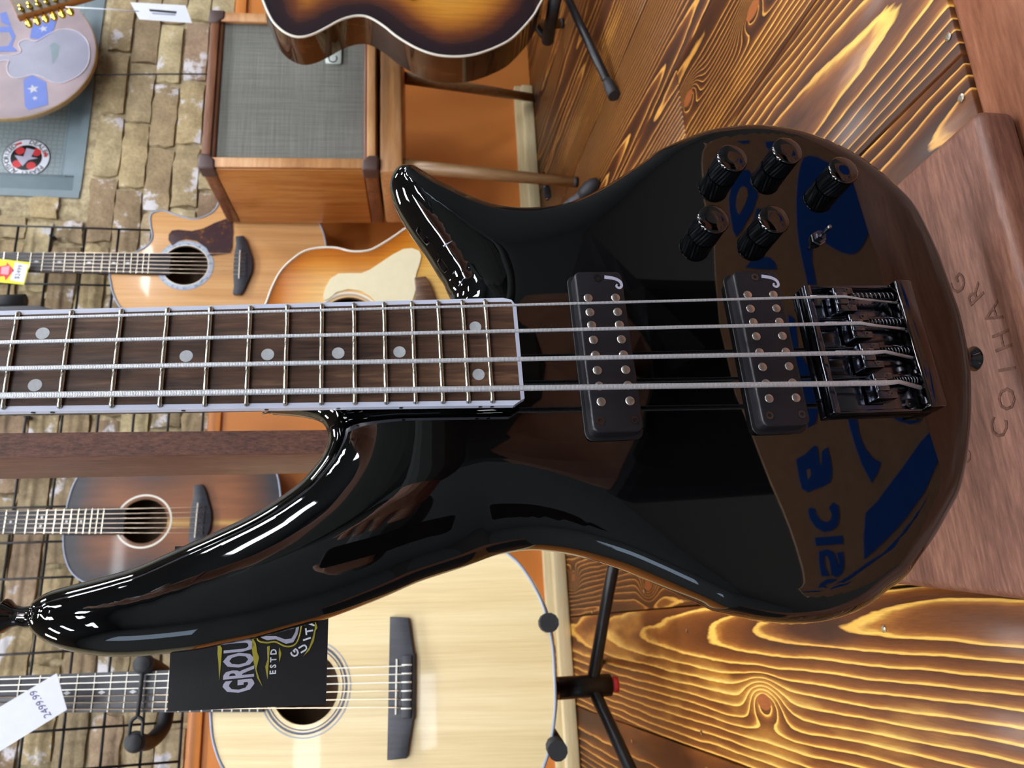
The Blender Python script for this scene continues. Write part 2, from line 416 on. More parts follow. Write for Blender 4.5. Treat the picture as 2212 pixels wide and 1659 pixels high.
# nail heads along the boards
nail = lathe_me([(.0035,-.0005),(.0035,.0012),(.002,.0018)], 10)
for (x,y) in ((2050,80),(2078,212),(1392,1277),(1485,1362),(1516,1583),(1910,1358),(1366,1601),(1280,1322)):
    p = at_Z(x,y,0); obj('nail', nail, MT['nickel'], fl, T(p.x,p.y,0))
bd = struct(obj('trim_1', prism_me([(XL,FRONT-.20),(XR,FRONT-.20),(XR,FRONT-.001),(XL,FRONT-.001)], -.03, -.001), MT['mahogbord'])); bev(bd, .004)
struct(box('wall_stage_front', XL, XR, FRONT-.19, FRONT-.16, SHOP, -.031, MT['mahogbord']))
struct(box('floor_shop', XL, XR, YB, FRONT-.19, SHOP-.05, SHOP, MT['shopfloor']))
struct(box('ceiling', XL, XR, YB, WALL, ZC, ZC+.05, MT['ceil']))
struct(box('wall_right', XR, XR+.08, YB, WALL, SHOP, ZC, MT['shopwall']))
# wall behind the photographer and left wall, each with a daylight window opening
def holed_wall(name, axis, c, lo, hi, z0, z1, wa, wb, wz0, wz1, mat):
    parts = [(lo,wa,z0,z1),(wb,hi,z0,z1),(wa,wb,z0,wz0),(wa,wb,wz1,z1)]
    v = []; f = []
    for (a,b,c0,c1) in parts:
        o = len(v)
        for t in (c, c-.08):
            for (s,z) in ((a,c0),(b,c0),(b,c1),(a,c1)): v.append((s,t,z) if axis == 'y' else (t,s,z))
        f += [tuple(o+i for i in q) for q in BF]
    return struct(obj(name, new_mesh(v,f), mat))
holed_wall('wall_back', 'y', YB, XL, XR, SHOP, ZC, 1.9, 3.1, .9, 1.8, MT['shopwall'])
holed_wall('wall_left', 'x', XL, YB, WALL, SHOP, ZC, -1.5, -.5, .9, 1.8, MT['shopwall'])
# brick wall: mortar bed, single bricks where the picture shows them
LEDGE = .84
wx0 = at_Y(150,428,WALL).x; wz0 = at_Y(176,400,WALL).z       # window corner
WX1, WZ1 = 2.35, 2.0
v=[];f=[]
for (a,b,c0,c1) in ((XL,wx0,-.06,ZC),(wx0,WX1,-.06,wz0),(WX1,XR,-.06,ZC),(wx0,WX1,WZ1,ZC)):
    o=len(v)
    for t in (WALL, WALL+.12):
        for (s,z) in ((a,c0),(b,c0),(b,c1),(a,c1)): v.append((s,t,z))
    f += [tuple(o+i for i in (q if True else q)) for q in [(0,1,2,3),(7,6,5,4),(4,5,1,0),(5,6,2,1),(6,7,3,2),(7,4,0,3)]]
bw = struct(obj('wall_brick', new_mesh(v,f), MT['mortar']))
def brick_mesh(L_, seed):
    rg = random.Random(seed); nx, nz = 6, 3; Hh, D = .060, .012; v=[]; f=[]
    for j in range(nz+1):
        for i in range(nx+1):
            ex = i in (0,nx); ez = j in (0,nz)
            y = -D+rg.uniform(-.0018,.0018)+(.0028 if ex or ez else 0)+(.003 if ex and ez else 0)
            v.append((-L_/2+L_*i/nx+rg.uniform(-.004,.004), y, -Hh/2+Hh*j/nz+rg.uniform(-.0035,.0035)))
    for j in range(nz):
        for i in range(nx):
            a = j*(nx+1)+i; f.append((a,a+1,a+nx+2,a+nx+1))
    ring = [i for i in range(nx+1)]+[(nx+1)*j+nx for j in range(1,nz+1)]+[(nx+1)*nz+i for i in range(nx-1,-1,-1)]+[(nx+1)*j for j in range(nz-1,0,-1)]
    o = len(v)
    for i in ring: v.append(v[i])
    for i in ring: v.append((v[i][0]*1.005, .004, v[i][2]*1.02))
    m = len(ring)
    for k in range(m): f.append((o+(k+1)%m, o+k, o+m+k, o+m+(k+1)%m))
    return new_mesh(v,f,True)
BR = {(L_,s): brick_mesh(L_,s*13+int(L_*1000)) for L_ in (.19,.178,.10,.06) for s in range(4)}
zc = LEDGE+.034; row = 0
while zc < 1.52:
    x = -.55 + (.1 if row % 2 else 0) + random.uniform(-.03,.03)
    while x < 2.0:
        L_ = random.choices([.19,.178,.10],[5,3,1])[0]
        xe = x+L_+.011; xm = x+L_/2
        if not (xe > wx0-.002 and zc+.03 > wz0):
            o = obj('brick', BR[(L_,random.randrange(4))], MT['brick'], bw, T(xm, WALL, zc+random.uniform(-.002,.002)) @ Matrix.Rotation(random.uniform(-.02,.02),4,'Y'))
        elif x < wx0-.05 and zc+.03 > wz0:
            obj('brick', BR[(.06,random.randrange(4))], MT['brick'], bw, T(x+.03, WALL, zc))
        x = xe
    zc += .066; row += 1
# orange dado with its top lip, raw pine strip along the floor
struct(box('wall_orange', XL, XR, WALL-.014, WALL-.0005, 0, LEDGE, MT['orange']))
struct(box('trim_2', XL, XR, WALL-.022, WALL-.0145, LEDGE-.028, LEDGE+.002, MT['orange'], b=.002))
bb = struct(box('baseboard_rear', XL, at_Y(1120,186,WALL-.03).x, WALL-.032, WALL-.0145, .001, .052, MT['rawpine'], b=.003))
box('base_strip', XL, at_Y(1120,186,WALL-.03).x-.01, WALL-.052, WALL-.0325, .001, .034, MT['rawpine'], bb, b=.004)
# window
wr = struct(obj('window_1', None, M=T(wx0, WALL, wz0)))
box('window_frame', 0, .075, .02, .06, 0, WZ1-wz0, MT['greypaint'], wr, b=.003)
box('window_sill', .0751, WX1-wx0, .015, .065, 0, .055, MT['greypaint'], wr, b=.004)
box('reveal', -.001, .02, -.004, .0195, .001, WZ1-wz0, MT['greypaint'], wr)
box('reveal', .0201, WX1-wx0, -.004, .0145, -.001, .018, MT['greypaint'], wr)
box('pane', .0752, WX1-wx0, .042, .05, .0552, WZ1-wz0, MT['hexpane'], wr)
box('backing', 0, WX1-wx0, .08, .1, 0, WZ1-wz0, MT['shopwall'], wr)
box('glazing_bead', .0752, .088, .034, .0418, .0555, WZ1-wz0, MT['greypaint'], wr, b=.002)
box('glazing_bead', .0885, WX1-wx0, .034, .0418, .0555, .068, MT['greypaint'], wr, b=.002)
# ceiling lights (seen in the lacquer)
for i,(x,y) in enumerate([(x_,y_) for y_ in (1.05,-.15,-1.35,-2.7) for x_ in (-1.7,-.5,.7,1.9,3.0)]):
    r = thing('ceiling_light', 'rectangular lit ceiling panel in white frame over the shop floor', 'ceiling light', T(x,y,ZC-.001), 'ceiling panels')
    prism('frame', rrect(.50,.26,.01), -.02, 0, MT['white'], r)
    prism('diffuser', rrect(.45,.22,.008), -.026, -.0201, MT['lamp'], r)
# ------------------------------------------------------------------ the black bass
FB = mtx(CAM+Vector((0.14983307,0.39109418,-0.27613575)), Vector((0.99803236,0.0602691,0.01729291)), Vector((-0.01890064,0.02620873,0.9994778)), Vector((0.0597844,-0.99783803,0.02729628)))
bass = thing('bass_guitar', 'glossy black electric bass with two black pickups hanging on a wooden stand', 'bass guitar', FB)
TOP, BACK = -.0135, -.0505
PX = [(971,651),(965,618),(956,598),(942,577),(917,537),(890,500),(865,461),(852,436),(843,407),(842,392),(847,375),(857,363),(875,358),(894,360),(917,373),(948,392),(987,411),(1033,433),(1071,447),(1110,454),(1149,456),(1187,454),(1216,449),(1240,443),(1298,417),(1377,369),(1406,347),(1453,324),(1506,304),(1559,294),(1612,290),(1665,294),(1718,305),(1771,324),(1824,350),(1877,387),(1917,422),(1960,470),(2004,560),(2020,603),(2037,652),(2052,695),(2061,734),(2069,777),(2075,825),(2076,873),(2075,921),(2071,965),(2064,1016),(2049,1074),(2025,1120),(1999,1166),(1970,1207),(1936,1253),(1901,1279),(1860,1311),(1817,1331),(1774,1343),(1730,1347),(1687,1346),(1643,1340),(1600,1331),(1552,1319),(1522,1304),(1464,1278),(1406,1252),(1349,1228),(1291,1209),(1233,1194),(1175,1186),(1132,1186),(1089,1193),(1060,1201),(1004,1222),(910,1253),(854,1277),(801,1299),(711,1333),(615,1360),(549,1378),(483,1391),(430,1402),(377,1409),(318,1415),(265,1418),(212,1417),(159,1409),(119,1398),(88,1383),(66,1364),(57,1344),(60,1325),(66,1304),(80,1291),(106,1276),(146,1264),(212,1247),(265,1232),(305,1219),(398,1177),(504,1129),(560,1100),(606,1071),(649,1039),(680,1004),(699,975),(708,949),(707,933),(700,914),(686,902),(659,894),(619,889),(565,886)]
OL = [tuple(loc(FB,x,y,-.032)[:2]) for x,y in PX]
OL += [(-.020,.338),(-.006,.318),(.010,.285),(.024,.25)]     # hidden end of the neck pocket
OL = resample(catmull(OL, 6, True), .0024)
if area2(OL) < 0: OL = OL[::-1]
A = np.array(OL); tg = np.roll(A,-1,0)-np.roll(A,1,0); tg /= np.linalg.norm(tg,axis=1)[:,None]
nrm = np.stack([-tg[:,1], tg[:,0]],1)
ex = []
for off in (.0006,.0016,.0032,.0052,.0076,.0104):
    Q = A + nrm*off; d = dist_to(Q, OL); ok = inside(Q, OL) & (d > off*.93); ex.append(Q[ok])
ex.append(grid_pts(OL, .0034, .0128))
ex = np.concatenate(ex)
V2, TR = fill2d(OL, (), ex)
V2 = np.array(V2); D = dist_to(V2, OL); D[D < 1e-6] = 0
def round_drop(d, r, hh):
    t = np.clip(1-d/r, 0, 1); return hh*(1-np.sqrt(np.clip(1-t*t,0,1)))
def arch(d, w_, hh): return hh*np.clip(1-d/w_,0,1)**2
# the lower bout face is nearly flat, the horns fall away more
horn = np.clip((V2[:,1]-.10)/.12, 0, 1)
zt = TOP - round_drop(D, .0115, .0115) - arch(D, .016+.034*horn, .0012+.0088*horn)
zb = BACK + round_drop(D, .010, .010) + arch(D, .04, .003)
n0 = len(V2)
# scoop beside the bass-side neck joint
verts = [(V2[i,0],V2[i,1],zt[i]) for i in range(n0)] + [(V2[i,0],V2[i,1],zb[i]) for i in range(n0)]
faces = [t for t in TR] + [tuple(n0+i for i in t[::-1]) for t in TR]
bd_ = [i for i in range(n0) if D[i] == 0]
key = {}
for i in bd_: key[(round(V2[i,0],6),round(V2[i,1],6))] = i
loop = [key.get((round(p[0],6),round(p[1],6))) for p in OL]; loop = [i for i in loop if i is not None]
for k in range(len(loop)):
    i, j = loop[k], loop[(k+1)%len(loop)]; faces.append((j, i, n0+i, n0+j))
body = obj('body', new_mesh(verts, faces, True), MT['black'], bass)
# neck, fretboard, binding
SL = .864
def fw(b): return (.0516+(.0596-.0516)*(.432-b)/.216)/2 if b < .432 else .0516/2-(b-.432)*(.0516-.038)/2/.432
FE = .2005
nk = []; secs = [(.203,.0335),(.28,.033),(.40,.0305),(.6,.0265),(.864,.021)]
v=[];f=[];S=12
for (b,_) in secs:
    hw = fw(b)+.0018; dp = .0125 if b < .31 else .019
    if b >= .4: dp = .0195
    for k in range(S+1):
        a = math.pi*k/S; v.append((-hw*math.cos(a), b, -.0055-dp*math.sin(a)**.8))
for i in range(len(secs)-1):
    for k in range(S): f.append((i*(S+1)+k, i*(S+1)+k+1, (i+1)*(S+1)+k+1, (i+1)*(S+1)+k))
    f.append((i*(S+1)+S, i*(S+1), (i+1)*(S+1), (i+1)*(S+1)+S))
f.append(tuple(range(S+1))); f.append(tuple(range((len(secs)-1)*(S+1), len(secs)*(S+1)))[::-1])
obj('neck', new_mesh(v,f,True), MT['black'], bass)
def strip(pl, pr): return pl + pr[::-1]
bs = [FE,.24,.30,.36,.432,.55,.7,.864]
inner = [(-fw(b)+.0004,b) for b in bs] + [(fw(b)-.0004,b) for b in bs[::-1]]
prism('fretboard', inner, -.0055, -.0014, MT['rosewood'], bass)
ol = [(-fw(b)-.0022,b) for b in bs[1:]] + [(-fw(FE)-.0022,FE+.004),(-fw(FE)+.0015,FE-.0022),(fw(FE)-.003,FE-.0022),(fw(FE)+.0008,FE+.0002),(fw(FE)+.0022,FE+.005)] + [(fw(b)+.0022,b) for b in bs[1:]]
il = [(-fw(b)+.0004,b) for b in bs[1:]] + [(-fw(FE)+.0004,FE+.004),(-fw(FE)+.0004,FE),(fw(FE)-.002,FE),(fw(FE)-.0006,FE+.0006),(fw(FE)-.0004,FE+.005)] + [(fw(b)-.0004,b) for b in bs[1:]]
# order: left top->end->right top
ol = [(-fw(b)-.0022,b) for b in bs[:0:-1]] + ol[len(bs)-1:len(bs)+4] + [(fw(b)+.0022,b) for b in bs[1:]]
il = [(-fw(b)+.0004,b) for b in bs[:0:-1]] + il[len(bs)-1:len(bs)+4] + [(fw(b)-.0004,b) for b in bs[1:]]
n_ = len(ol); v = [(x,y,z) for (x,y),z in [(p,-.0058) for p in ol]+[(p,-.0016) for p in ol]+[(p,-.0013) for p in il]+[(p,-.0058) for p in il]]
# outer wall slightly lower at the rim for a rounded-over edge
f=[]
for k in range(n_-1):
    for r in range(3): f.append((r*n_+k, r*n_+k+1, (r+1)*n_+k+1, (r+1)*n_+k))
o = obj('binding', new_mesh(v,f), MT['binding'], bass)
for n in range(1,25):
    b = SL*2**(-n/12); hw = fw(b)+.0004
    pts = [(-hw,b,-.0016),(-hw+.0009,b,-.0004),(-hw*.5,b,-.0003),(0,b,-.0002),(hw*.5,b,-.0003),(hw-.0009,b,-.0004),(hw,b,-.0016)]
    tube('fret', pts, .0013, MT['nickel'], bass, 8)
dot = lathe_me([(.0033,-.0002),(.0033,.0002)], 20)
def mid(n): return SL*(2**(-n/12)+2**(-(n-1)/12))/2
for n in (3,5,7,9,15,17,19,21): obj('inlay_dot', dot, MT['pearl'], bass, T(0,mid(n),-.0014))
for n in (12,24):
    for s in (-1,1): obj('inlay_dot', dot, MT['pearl'], bass, T(s*.0142,mid(n),-.0014))
sd = lathe_me([(.0011,-.0002),(.0011,.00025)], 10)
for n in (9,12,12.35,15,17,19,21,24,24.5):
    b = mid(n); obj('side_dot', sd, MT['tubeblack'], bass, T(-fw(b)-.0022,b,-.0036) @ Matrix.Rotation(-math.pi/2,4,'Y'))
# strings
SA = [(-.0282,.0016,-.0101),(-.0092,.0013,-.0066),(.0098,.00105,-.0045),(.0275,.0008,.0013)]
for a,r,sb in SA:
    an = a*.0150/.0285
    def sp(b): return (a+(an-a)*(b-sb)/(SL-sb), b, .0055-(b/SL)*.0038)
    p0 = sp(sb); ne = .864
    s_ = tube('string', [(an*.9,.93,-.004), (an,ne,.0017), sp(.5), sp(.2), p0, (p0[0]+(.001 if a < 0 else -.001),sb-.010,.0042), (p0[0]-.0002,-.0386,-.0035)], [r*.8,r,r,r,r,r*.75,r*.8], MT['string'], bass, 10)
# pickups
for bc in (.1476, .0494):
    pk = prism('pickup', rrect(.099,.0293,.004,5,.0008,bc), TOP-.001, -.0035, MT['pickup'], bass, b=.0016, seg=3)
    prism('pickup_ring', rrect(.103,.0335,.005,5,.0008,bc), TOP-.0008, TOP+.0006, MT['tubeblack'], pk, b=.0004)
    for sx in SA:
        for da in (-.0046,.0046):
            for db in (-.0082,.0082):
                lathe('pole_piece', [(.0026,-.0045),(.0026,-.0032),(.0022,-.0029)], MT['pole'], pk, T(sx[0]*(.98 if bc > .1 else 1.02)+.001+da,bc+db-.0003,0), 16)
    for (a,b) in ((.0455,.001),(-.0425,.0098),(-.0425,-.0098)):
        q = annulus('screw', .0011,.0024,-.0042,-.0031, MT['blackmetal'], pk, T(a,bc+b,0), 16)
    lg = catmull([(0,0),(.006,-.001),(.0095,-.003),(.0102,-.0058),(.0085,-.0073),(.0068,-.0062),(.0074,-.0048)],5)
    w0 = [.0012,.0011,.0009,.0008,.0007,.0006,.0004]
    LGp=[]; 
    for k,p in enumerate(lg):
        t = k/(len(lg)-1); LGp.append((p[0],p[1],.0011*(1-t)+.0005*t))
    up=[];dn=[]
    for k in range(len(LGp)):
        q0 = np.array(LGp[max(k-1,0)][:2]); q1 = np.array(LGp[min(k+1,len(LGp)-1)][:2]); t_ = q1-q0; t_ /= np.linalg.norm(t_); n2 = np.array([-t_[1],t_[0]])*LGp[k][2]
        up.append(tuple(np.array(LGp[k][:2])+n2)); dn.append(tuple(np.array(LGp[k][:2])-n2))
    # swirl mark, turned to run down the pickup
    sw = [(.0462+p[1]*1.0, bc-.0035-p[0]*.95) for p in up+dn[::-1]]
    prism('logo', sw, -.0036, -.0033, MT['silverink'], pk)
# bridge
BC, BZ = 0.0, TOP+.0004
br = prism('bridge', [(BC-.0415,.016),(BC+.0415,.016),(BC+.0415,-.045),(BC-.0415,-.045)], BZ, BZ+.0028, MT['blackmetal'], bass, b=.0008)
prism('front_rail', [(BC-.0415,.0185),(BC+.0415,.0185),(BC+.0415,.0138),(BC-.0415,.0138)], BZ, BZ+.0075, MT['blackmetal'], br, b=.0008)
prism('tail_block', [(BC-.0415,-.0386),(BC+.0415,-.0386),(BC+.0415,-.0500),(BC-.0415,-.0500)], BZ, BZ+.0135, MT['blackcap'], br, b=.0012)
for s in (-1,1):
    prism('side_wall', [(BC+s*.0415,.014),(BC+s*.0395,.014),(BC+s*.0395,-.039),(BC+s*.0415,-.039)], BZ, BZ+.006, MT['blackmetal'], br, b=.0006)
for k in range(3):
    a = -.019+.019*k
    prism('divider', [(a-.001,.013),(a+.001,.013),(a+.001,-.0385),(a-.001,-.0385)], BZ+.0028, BZ+.006, MT['blackmetal'], br, b=.0004)
for k,(a,r,sb) in enumerate(SA):
    sd_ = prism('saddle', [(a-.008,sb+.004),(a+.008,sb+.004),(a+.008,sb-.009),(a+.0035,sb-.009),(a+.0035,sb-.004),(a-.0035,sb-.004),(a-.0035,sb-.009),(a-.008,sb-.009)], BZ+.0045, BZ+.0155, MT['blackmetal'], br, b=.0009)
    prism('saddle_roller', [(a-.0038,sb+.0042),(a+.0038,sb+.0042),(a+.0038,sb-.0036),(a-.0038,sb-.0036)], BZ+.0155, BZ+.0172, MT['darksteel'], br, b=.0006)
    for s in (-1,1): annulus('height_screw', .0007,.0016,BZ+.0152,BZ+.0160, MT['darksteel'], br, T(a+s*.0056,sb-.0045,0), 12)
    hx = []; L0 = sb-.009; L1 = -.0388; tn = 11
    for i in range(tn*10+1):
        t = i/(tn*10); an_ = 2*math.pi*i/10; hx.append((a+.0062*(1 if k<2 else 1)-.0012+.0021*math.cos(an_), L0+(L1-L0)*t, BZ+.0085+.0021*math.sin(an_)))
    tube('spring', hx, .00045, MT['darksteel'], br, 6)
    tube('saddle_bolt', [(a+.005,L1,BZ+.0085),(a+.005,sb+.016,BZ+.0085)], .0013, MT['darksteel'], br, 8)
for k in range(5):
    a = BC-.036+.0175*k
    annulus('mount_screw', .0009,.0031,BZ+.0028,BZ+.0042, MT['blackmetal'], br, T(a,-.0335,0), 16)
for a,mm in ((.0285,'green'),(.012,'redball'),(-.007,'redball'),(-.026,'yelball')):
    lathe('ball_end', [(.0005,-.0018),(.0016,-.0012),(.002,0),(.0016,.0012),(.0005,.0018)], MT[mm], br, T(a,-.0508,BZ+.004), 12)
# control knobs
def knob(px):
    p = loc(FB, px[0], px[1], TOP+.0178)
    k = lathe('control_knob', [(.0092,0),(.0098,.0006),(.0098,.004),(.0098,.007),(.0098,.010),(.0098,.013),(.0098,.0153)], MT['tubeblack2'], bass, T(p.x,p.y,TOP+.0004), 56, smooth=False, twist=18, knurl=.0004, kz=(.0005,.0154))
    lathe('knob_cap', [(.0099,.0153),(.0102,.0158),(.0099,.0170),(.0090,.0176),(.003,.0177)], MT['blackcap'], k, None, 40, ang=60)
MT['tubeblack2'] = plain('knurled_black_metal', (40,42,48), .3, metal=.9)
for px in ((1583,340),(1702,324),(1823,366),(1542,472),(1673,472)): knob(px)
p = loc(FB,1770,512,TOP+.003)
tg_ = lathe('mini_toggle', [(.0052,0),(.0052,.0012),(.0045,.0016),(.0045,.0035),(.003,.0036),(.003,.0062),(.0018,.0062)], MT['darksteel'], bass, T(p.x,p.y,TOP+.0002), 6, smooth=False)
q_ = loc(FB,1792,490,TOP+.013)
tube('toggle_lever', [(0,0,.004),(q_.x-p.x,q_.y-p.y,.012),(1.12*(q_.x-p.x),1.12*(q_.y-p.y),.0135)], [.0009,.0014,.0012], MT['darksteel'], tg_, 10)
# strap buttons
def button(M_, k=1.0):
    M_ = M_ @ Matrix.Scale(k,4)
    lathe('strap_button', [(.0045,-.004),(.0052,.001),(.0046,.004),(.0052,.0075),(.0078,.0105),(.0082,.0118),(.0072,.013),(.003,.0134)], MT['blackcap'], bass, M_, 28)
pb = loc(FB,2068,776,-.031); button(T(pb.x,pb.y,-.031) @ Matrix.Rotation(math.pi/2,4,'X'))
ph = loc(FB,60,1333,-.031)
button(T(ph.x,ph.y-.001,-.031) @ Matrix.Rotation(math.radians(-6),4,'Z') @ Matrix.Rotation(-math.pi/2,4,'X'), 1.0)
# headstock and tuners above the picture
prism('headstock', [(-.021,.858),(.021,.858),(.036,.90),(.040,.99),(.028,1.05),(-.012,1.06),(-.040,1.01),(-.036,.90)], -.020, -.006, MT['black'], bass, b=.003)
for s,b in ((-1,.91),(-1,.975),(1,.925),(1,.99)):
    tu = lathe('tuner', [(.007,0),(.007,.012),(.0055,.016)], MT['blackmetal'], bass, T(s*.02,b,-.006), 20)
    tube('tuner_button', [(s*.01,0,-.018),(s*.032,0,-.018),(s*.042,0,-.018)], [.003,.003,.010], MT['blackmetal'], tu, 12)
# scuffs on the treble horn
for (x0,y0,x1,y1,rr) in ((958,526,982,517,.0004),(979,582,984,575,.00025),(992,609,1009,588,.00022)):
    p0 = loc(FB,x0,y0,-.018); p1 = loc(FB,x1,y1,-.018)
    def zsurf(p):
        i = np.argmin((V2[:,0]-p.x)**2+(V2[:,1]-p.y)**2); return zt[i]+.0001
    tube('scuff', [(p0.x,p0.y,zsurf(p0)),((p0.x+p1.x)/2,(p0.y+p1.y)/2,zsurf((p0+p1)/2)),(p1.x,p1.y,zsurf(p1))], [rr*1.6,rr,rr*.4], MT['greyink'], bass, 6)

# ------------------------------------------------------------------ wooden stand with post and base
st = thing('guitar_stand', 'mahogany post stand with engraved base board carrying the black bass', 'guitar stand', T(.166,.6,0))
BT = .031
R0 = at_Z(2112,232,BT); Rb = at_Z(1910,415,BT); Lb = at_Z(1927,1262,BT); Lf = at_Z(2212,1298,BT)
dR = (Rb-R0); dL = (Lb-Lf)
def extp(p,d,Y): return Vector((p.x+d.x*(Y-p.y)/d.y, Y, 0))
pf = [extp(Lf,dL,R0.y), R0, extp(R0,dR,.86), extp(Lf,dL,.86)]
prism('base_board', [(p.x-.166,p.y-.6) for p in pf], 0.0005, BT, MT['mahogx'], st, b=.007, seg=4)
PXF = at_Y(560,982,.69).x; PXR = at_Y(560,930,.69).x
PYB = PXF/(at_Y(560,1025,1.0).x)
pz = FB.translation.z + .90
prism('post', [(PXF-.166,.09),(PXR-.166,.09),(PXR-.166,PYB-.6),(PXF-.166,PYB-.6)], BT, pz+.10, MT['mahogz'], st, b=.0018)
box('post_edge', PXF-.166+.0005, PXR-.166-.0005, .0885, .0899, BT+.001, pz+.099, MT['mahogend'], st)
hd = FB @ Vector((0,.878,-.012))
box('yoke_arm', PXF-.166, PXR-.166, hd.y-.6+.042, .088, pz-.02, pz+.03, MT['mahogz'], st, b=.003)
yk = [(hd.x-.166+x, hd.y-.6+y, hd.z+z) for x,y,z in ((-.047,-.028,.012),(-.047,0,.006),(-.045,.025,0),(-.03,.040,0),(.03,.040,0),(.045,.025,0),(.047,0,.006),(.047,-.028,.012))]
tube('yoke', catmull(yk,4), .007, MT['rubber'], st, 12)
# engraved letters on the base
for ch,x,y,sz in (('C',2160,925,.021),('O',2177,862,.021),('I',2178,797,.021),('H',2167,735,.021),('A',2147,677,.021),('R',2108,635,.021),('G',2072,612,.02),('k',2012,562,.010),('e',2015,537,.010),('O',2088,985,.014)):
    p = at_Z(x,y,BT); c0 = at_Z(1990,800,BT)
    dv = Vector((c0.x-p.x, c0.y+.06-p.y, 0)); an = math.atan2(dv.y,dv.x)-math.pi/2
    obj('engraved_letter', text_me(ch, sz, .0003), MT['mahogend'], st, T(p.x-.166,p.y-.6,BT+.0001) @ Matrix.Rotation(an,4,'Z'))
# ------------------------------------------------------------------ acoustic guitars
def top_wood(name, lo, mid, hi, rough=.16, fine=260, stretch=40, coat=.3):
    return grain(name, lo, mid, hi, axis=1, fine=fine, stretch=stretch, rough=rough, coat=coat, bump=0, sat=.55)
def burst(name, stops, fine=200, stretch=30, rough=.1, streak=False):
    """shaded finish: the sprayed colour follows the painted rim of the top"""
    t = NT(name); at = t.n('ShaderNodeAttribute'); at.attribute_name = 'rim'
    g = t.noise(t.coords((1,1/stretch,1)), fine, 4, .6)
    f = t.math('ADD', at.outputs['Fac'], t.math('MULTIPLY', t.math('SUBTRACT', t.noise(t.coords(), 14, 2), .5), .10))
    c = t.mix(1.0, t.ramp(f, [(p,s2l(c_)) for p,c_ in stops]), t.ramp(g, [(.3,(.82,.8,.78)),(.7,(1.15,1.14,1.12))]), 'MULTIPLY')
    if streak:      # band of pale sapwood along the centre joint below the hole
        sx = t.n('ShaderNodeSeparateXYZ'); tc = t.n('ShaderNodeTexCoord'); t.l(tc.outputs['Object'], sx.inputs[0])
        d_ = t.math('DIVIDE', t.math('ADD', t.math('SUBTRACT', sx.outputs[0], -.012), t.math('MULTIPLY', t.math('SUBTRACT', t.noise(t.coords((1,.2,1)), 30, 2), .5), .02)), .007)
        e_ = t.math('MULTIPLY', t.math('POWER', 2.718, t.math('MULTIPLY', t.math('MULTIPLY', d_, d_), -1)), t.math('LESS_THAN', sx.outputs[1], .09))
        c = t.mix(t.math('MULTIPLY', e_, .8), c, s2l((206,160,84)))
    t.set(color=c, rough=rough, coat=.5 if not streak else .15, coat_rough=.05); return t.m
MT['cedar'] = top_wood('cedar_top', (196,142,88), (212,160,104), (224,176,122))
MT['spruce'] = top_wood('spruce_top', (214,188,136), (228,205,154), (238,219,172), rough=.3, coat=.12)
MT['honey'] = burst('honey_burst_finish', [(0,(168,92,16)),(.12,(196,118,26)),(.35,(224,160,60)),(.62,(228,184,100)),(1,(232,194,118))])
MT['tobac'] = burst('tobacco_burst_finish', [(0,(34,22,30)),(.16,(44,26,30)),(.30,(104,56,30)),(.46,(176,112,38)),(.62,(206,142,50)),(1,(214,156,72))], rough=.06)
MT['koa'] = burst('shaded_edge_koa_finish', [(0,(50,50,58)),(.09,(58,55,60)),(.28,(100,64,46)),(.55,(134,82,48)),(1,(148,92,54))], fine=60, stretch=9, rough=.4, streak=True)
MT['sapele'] = grain('sapele_side', (62,34,20), (92,52,28), (120,72,38), axis=1, rough=.12, coat=.5, bump=0)
MT['darkside'] = grain('dark_gloss_side', (34,20,14), (58,34,20), (86,52,28), axis=1, rough=.06, coat=.6, bump=0)
MT['inside'] = plain('bare_wood_inside', (96,70,46), .8)
MT['tortoise'] = NT('tortoise_guard'); _t = MT['tortoise']; _n = _t.noise(_t.coords(), 60, 4, .7)
MT['tortoise'] = _t.set(color=_t.ramp(_n, [(.5,s2l((66,46,50))),(.62,s2l((92,60,44))),(.72,s2l((168,116,62)))]), rough=.15)
MT['cream'] = plain('cream_guard', (236,226,190), .3, var=.02)
MT['abalone'] = NT('abalone'); _t = MT['abalone']; _n = _t.noise(_t.coords(), 90, 3, .6)
MT['abalone'] = _t.set(color=_t.ramp(_n, [(.35,s2l((120,140,150))),(.5,s2l((190,190,215))),(.65,s2l((150,185,185)))]), rough=.15)
MT['bluering'] = plain('dark_blue_ring', (52,60,90), .3); MT['greyring'] = plain('grey_ring', (150,160,180), .3)
MT['bone'] = plain('bone_saddle', (240,238,228), .35, var=.02)
def gen_half(L, wl, wa, wu, b0):
    fr = [(0,.0,'l'),(.004,.25,'l'),(.03,.53,'l'),(.09,.80,'l'),(.17,.95,'l'),(.26,1.0,'l'),(.35,.97,'l'),(.44,.86,'l')]
    h = [(b0+L*p, wl*k) for p,k,_ in fr]
    h += [(b0+L*.53, wa+(wl-wa)*.32), (b0+L*.61, wa), (b0+L*.69, wa+(wu-wa)*.45), (b0+L*.79, wu*.995), (b0+L*.87, wu*.965), (b0+L*.94, wu*.80), (b0+L*.98, wu*.55), (b0+L*.996, wu*.3), (b0+L, wu*.1)]
    return h
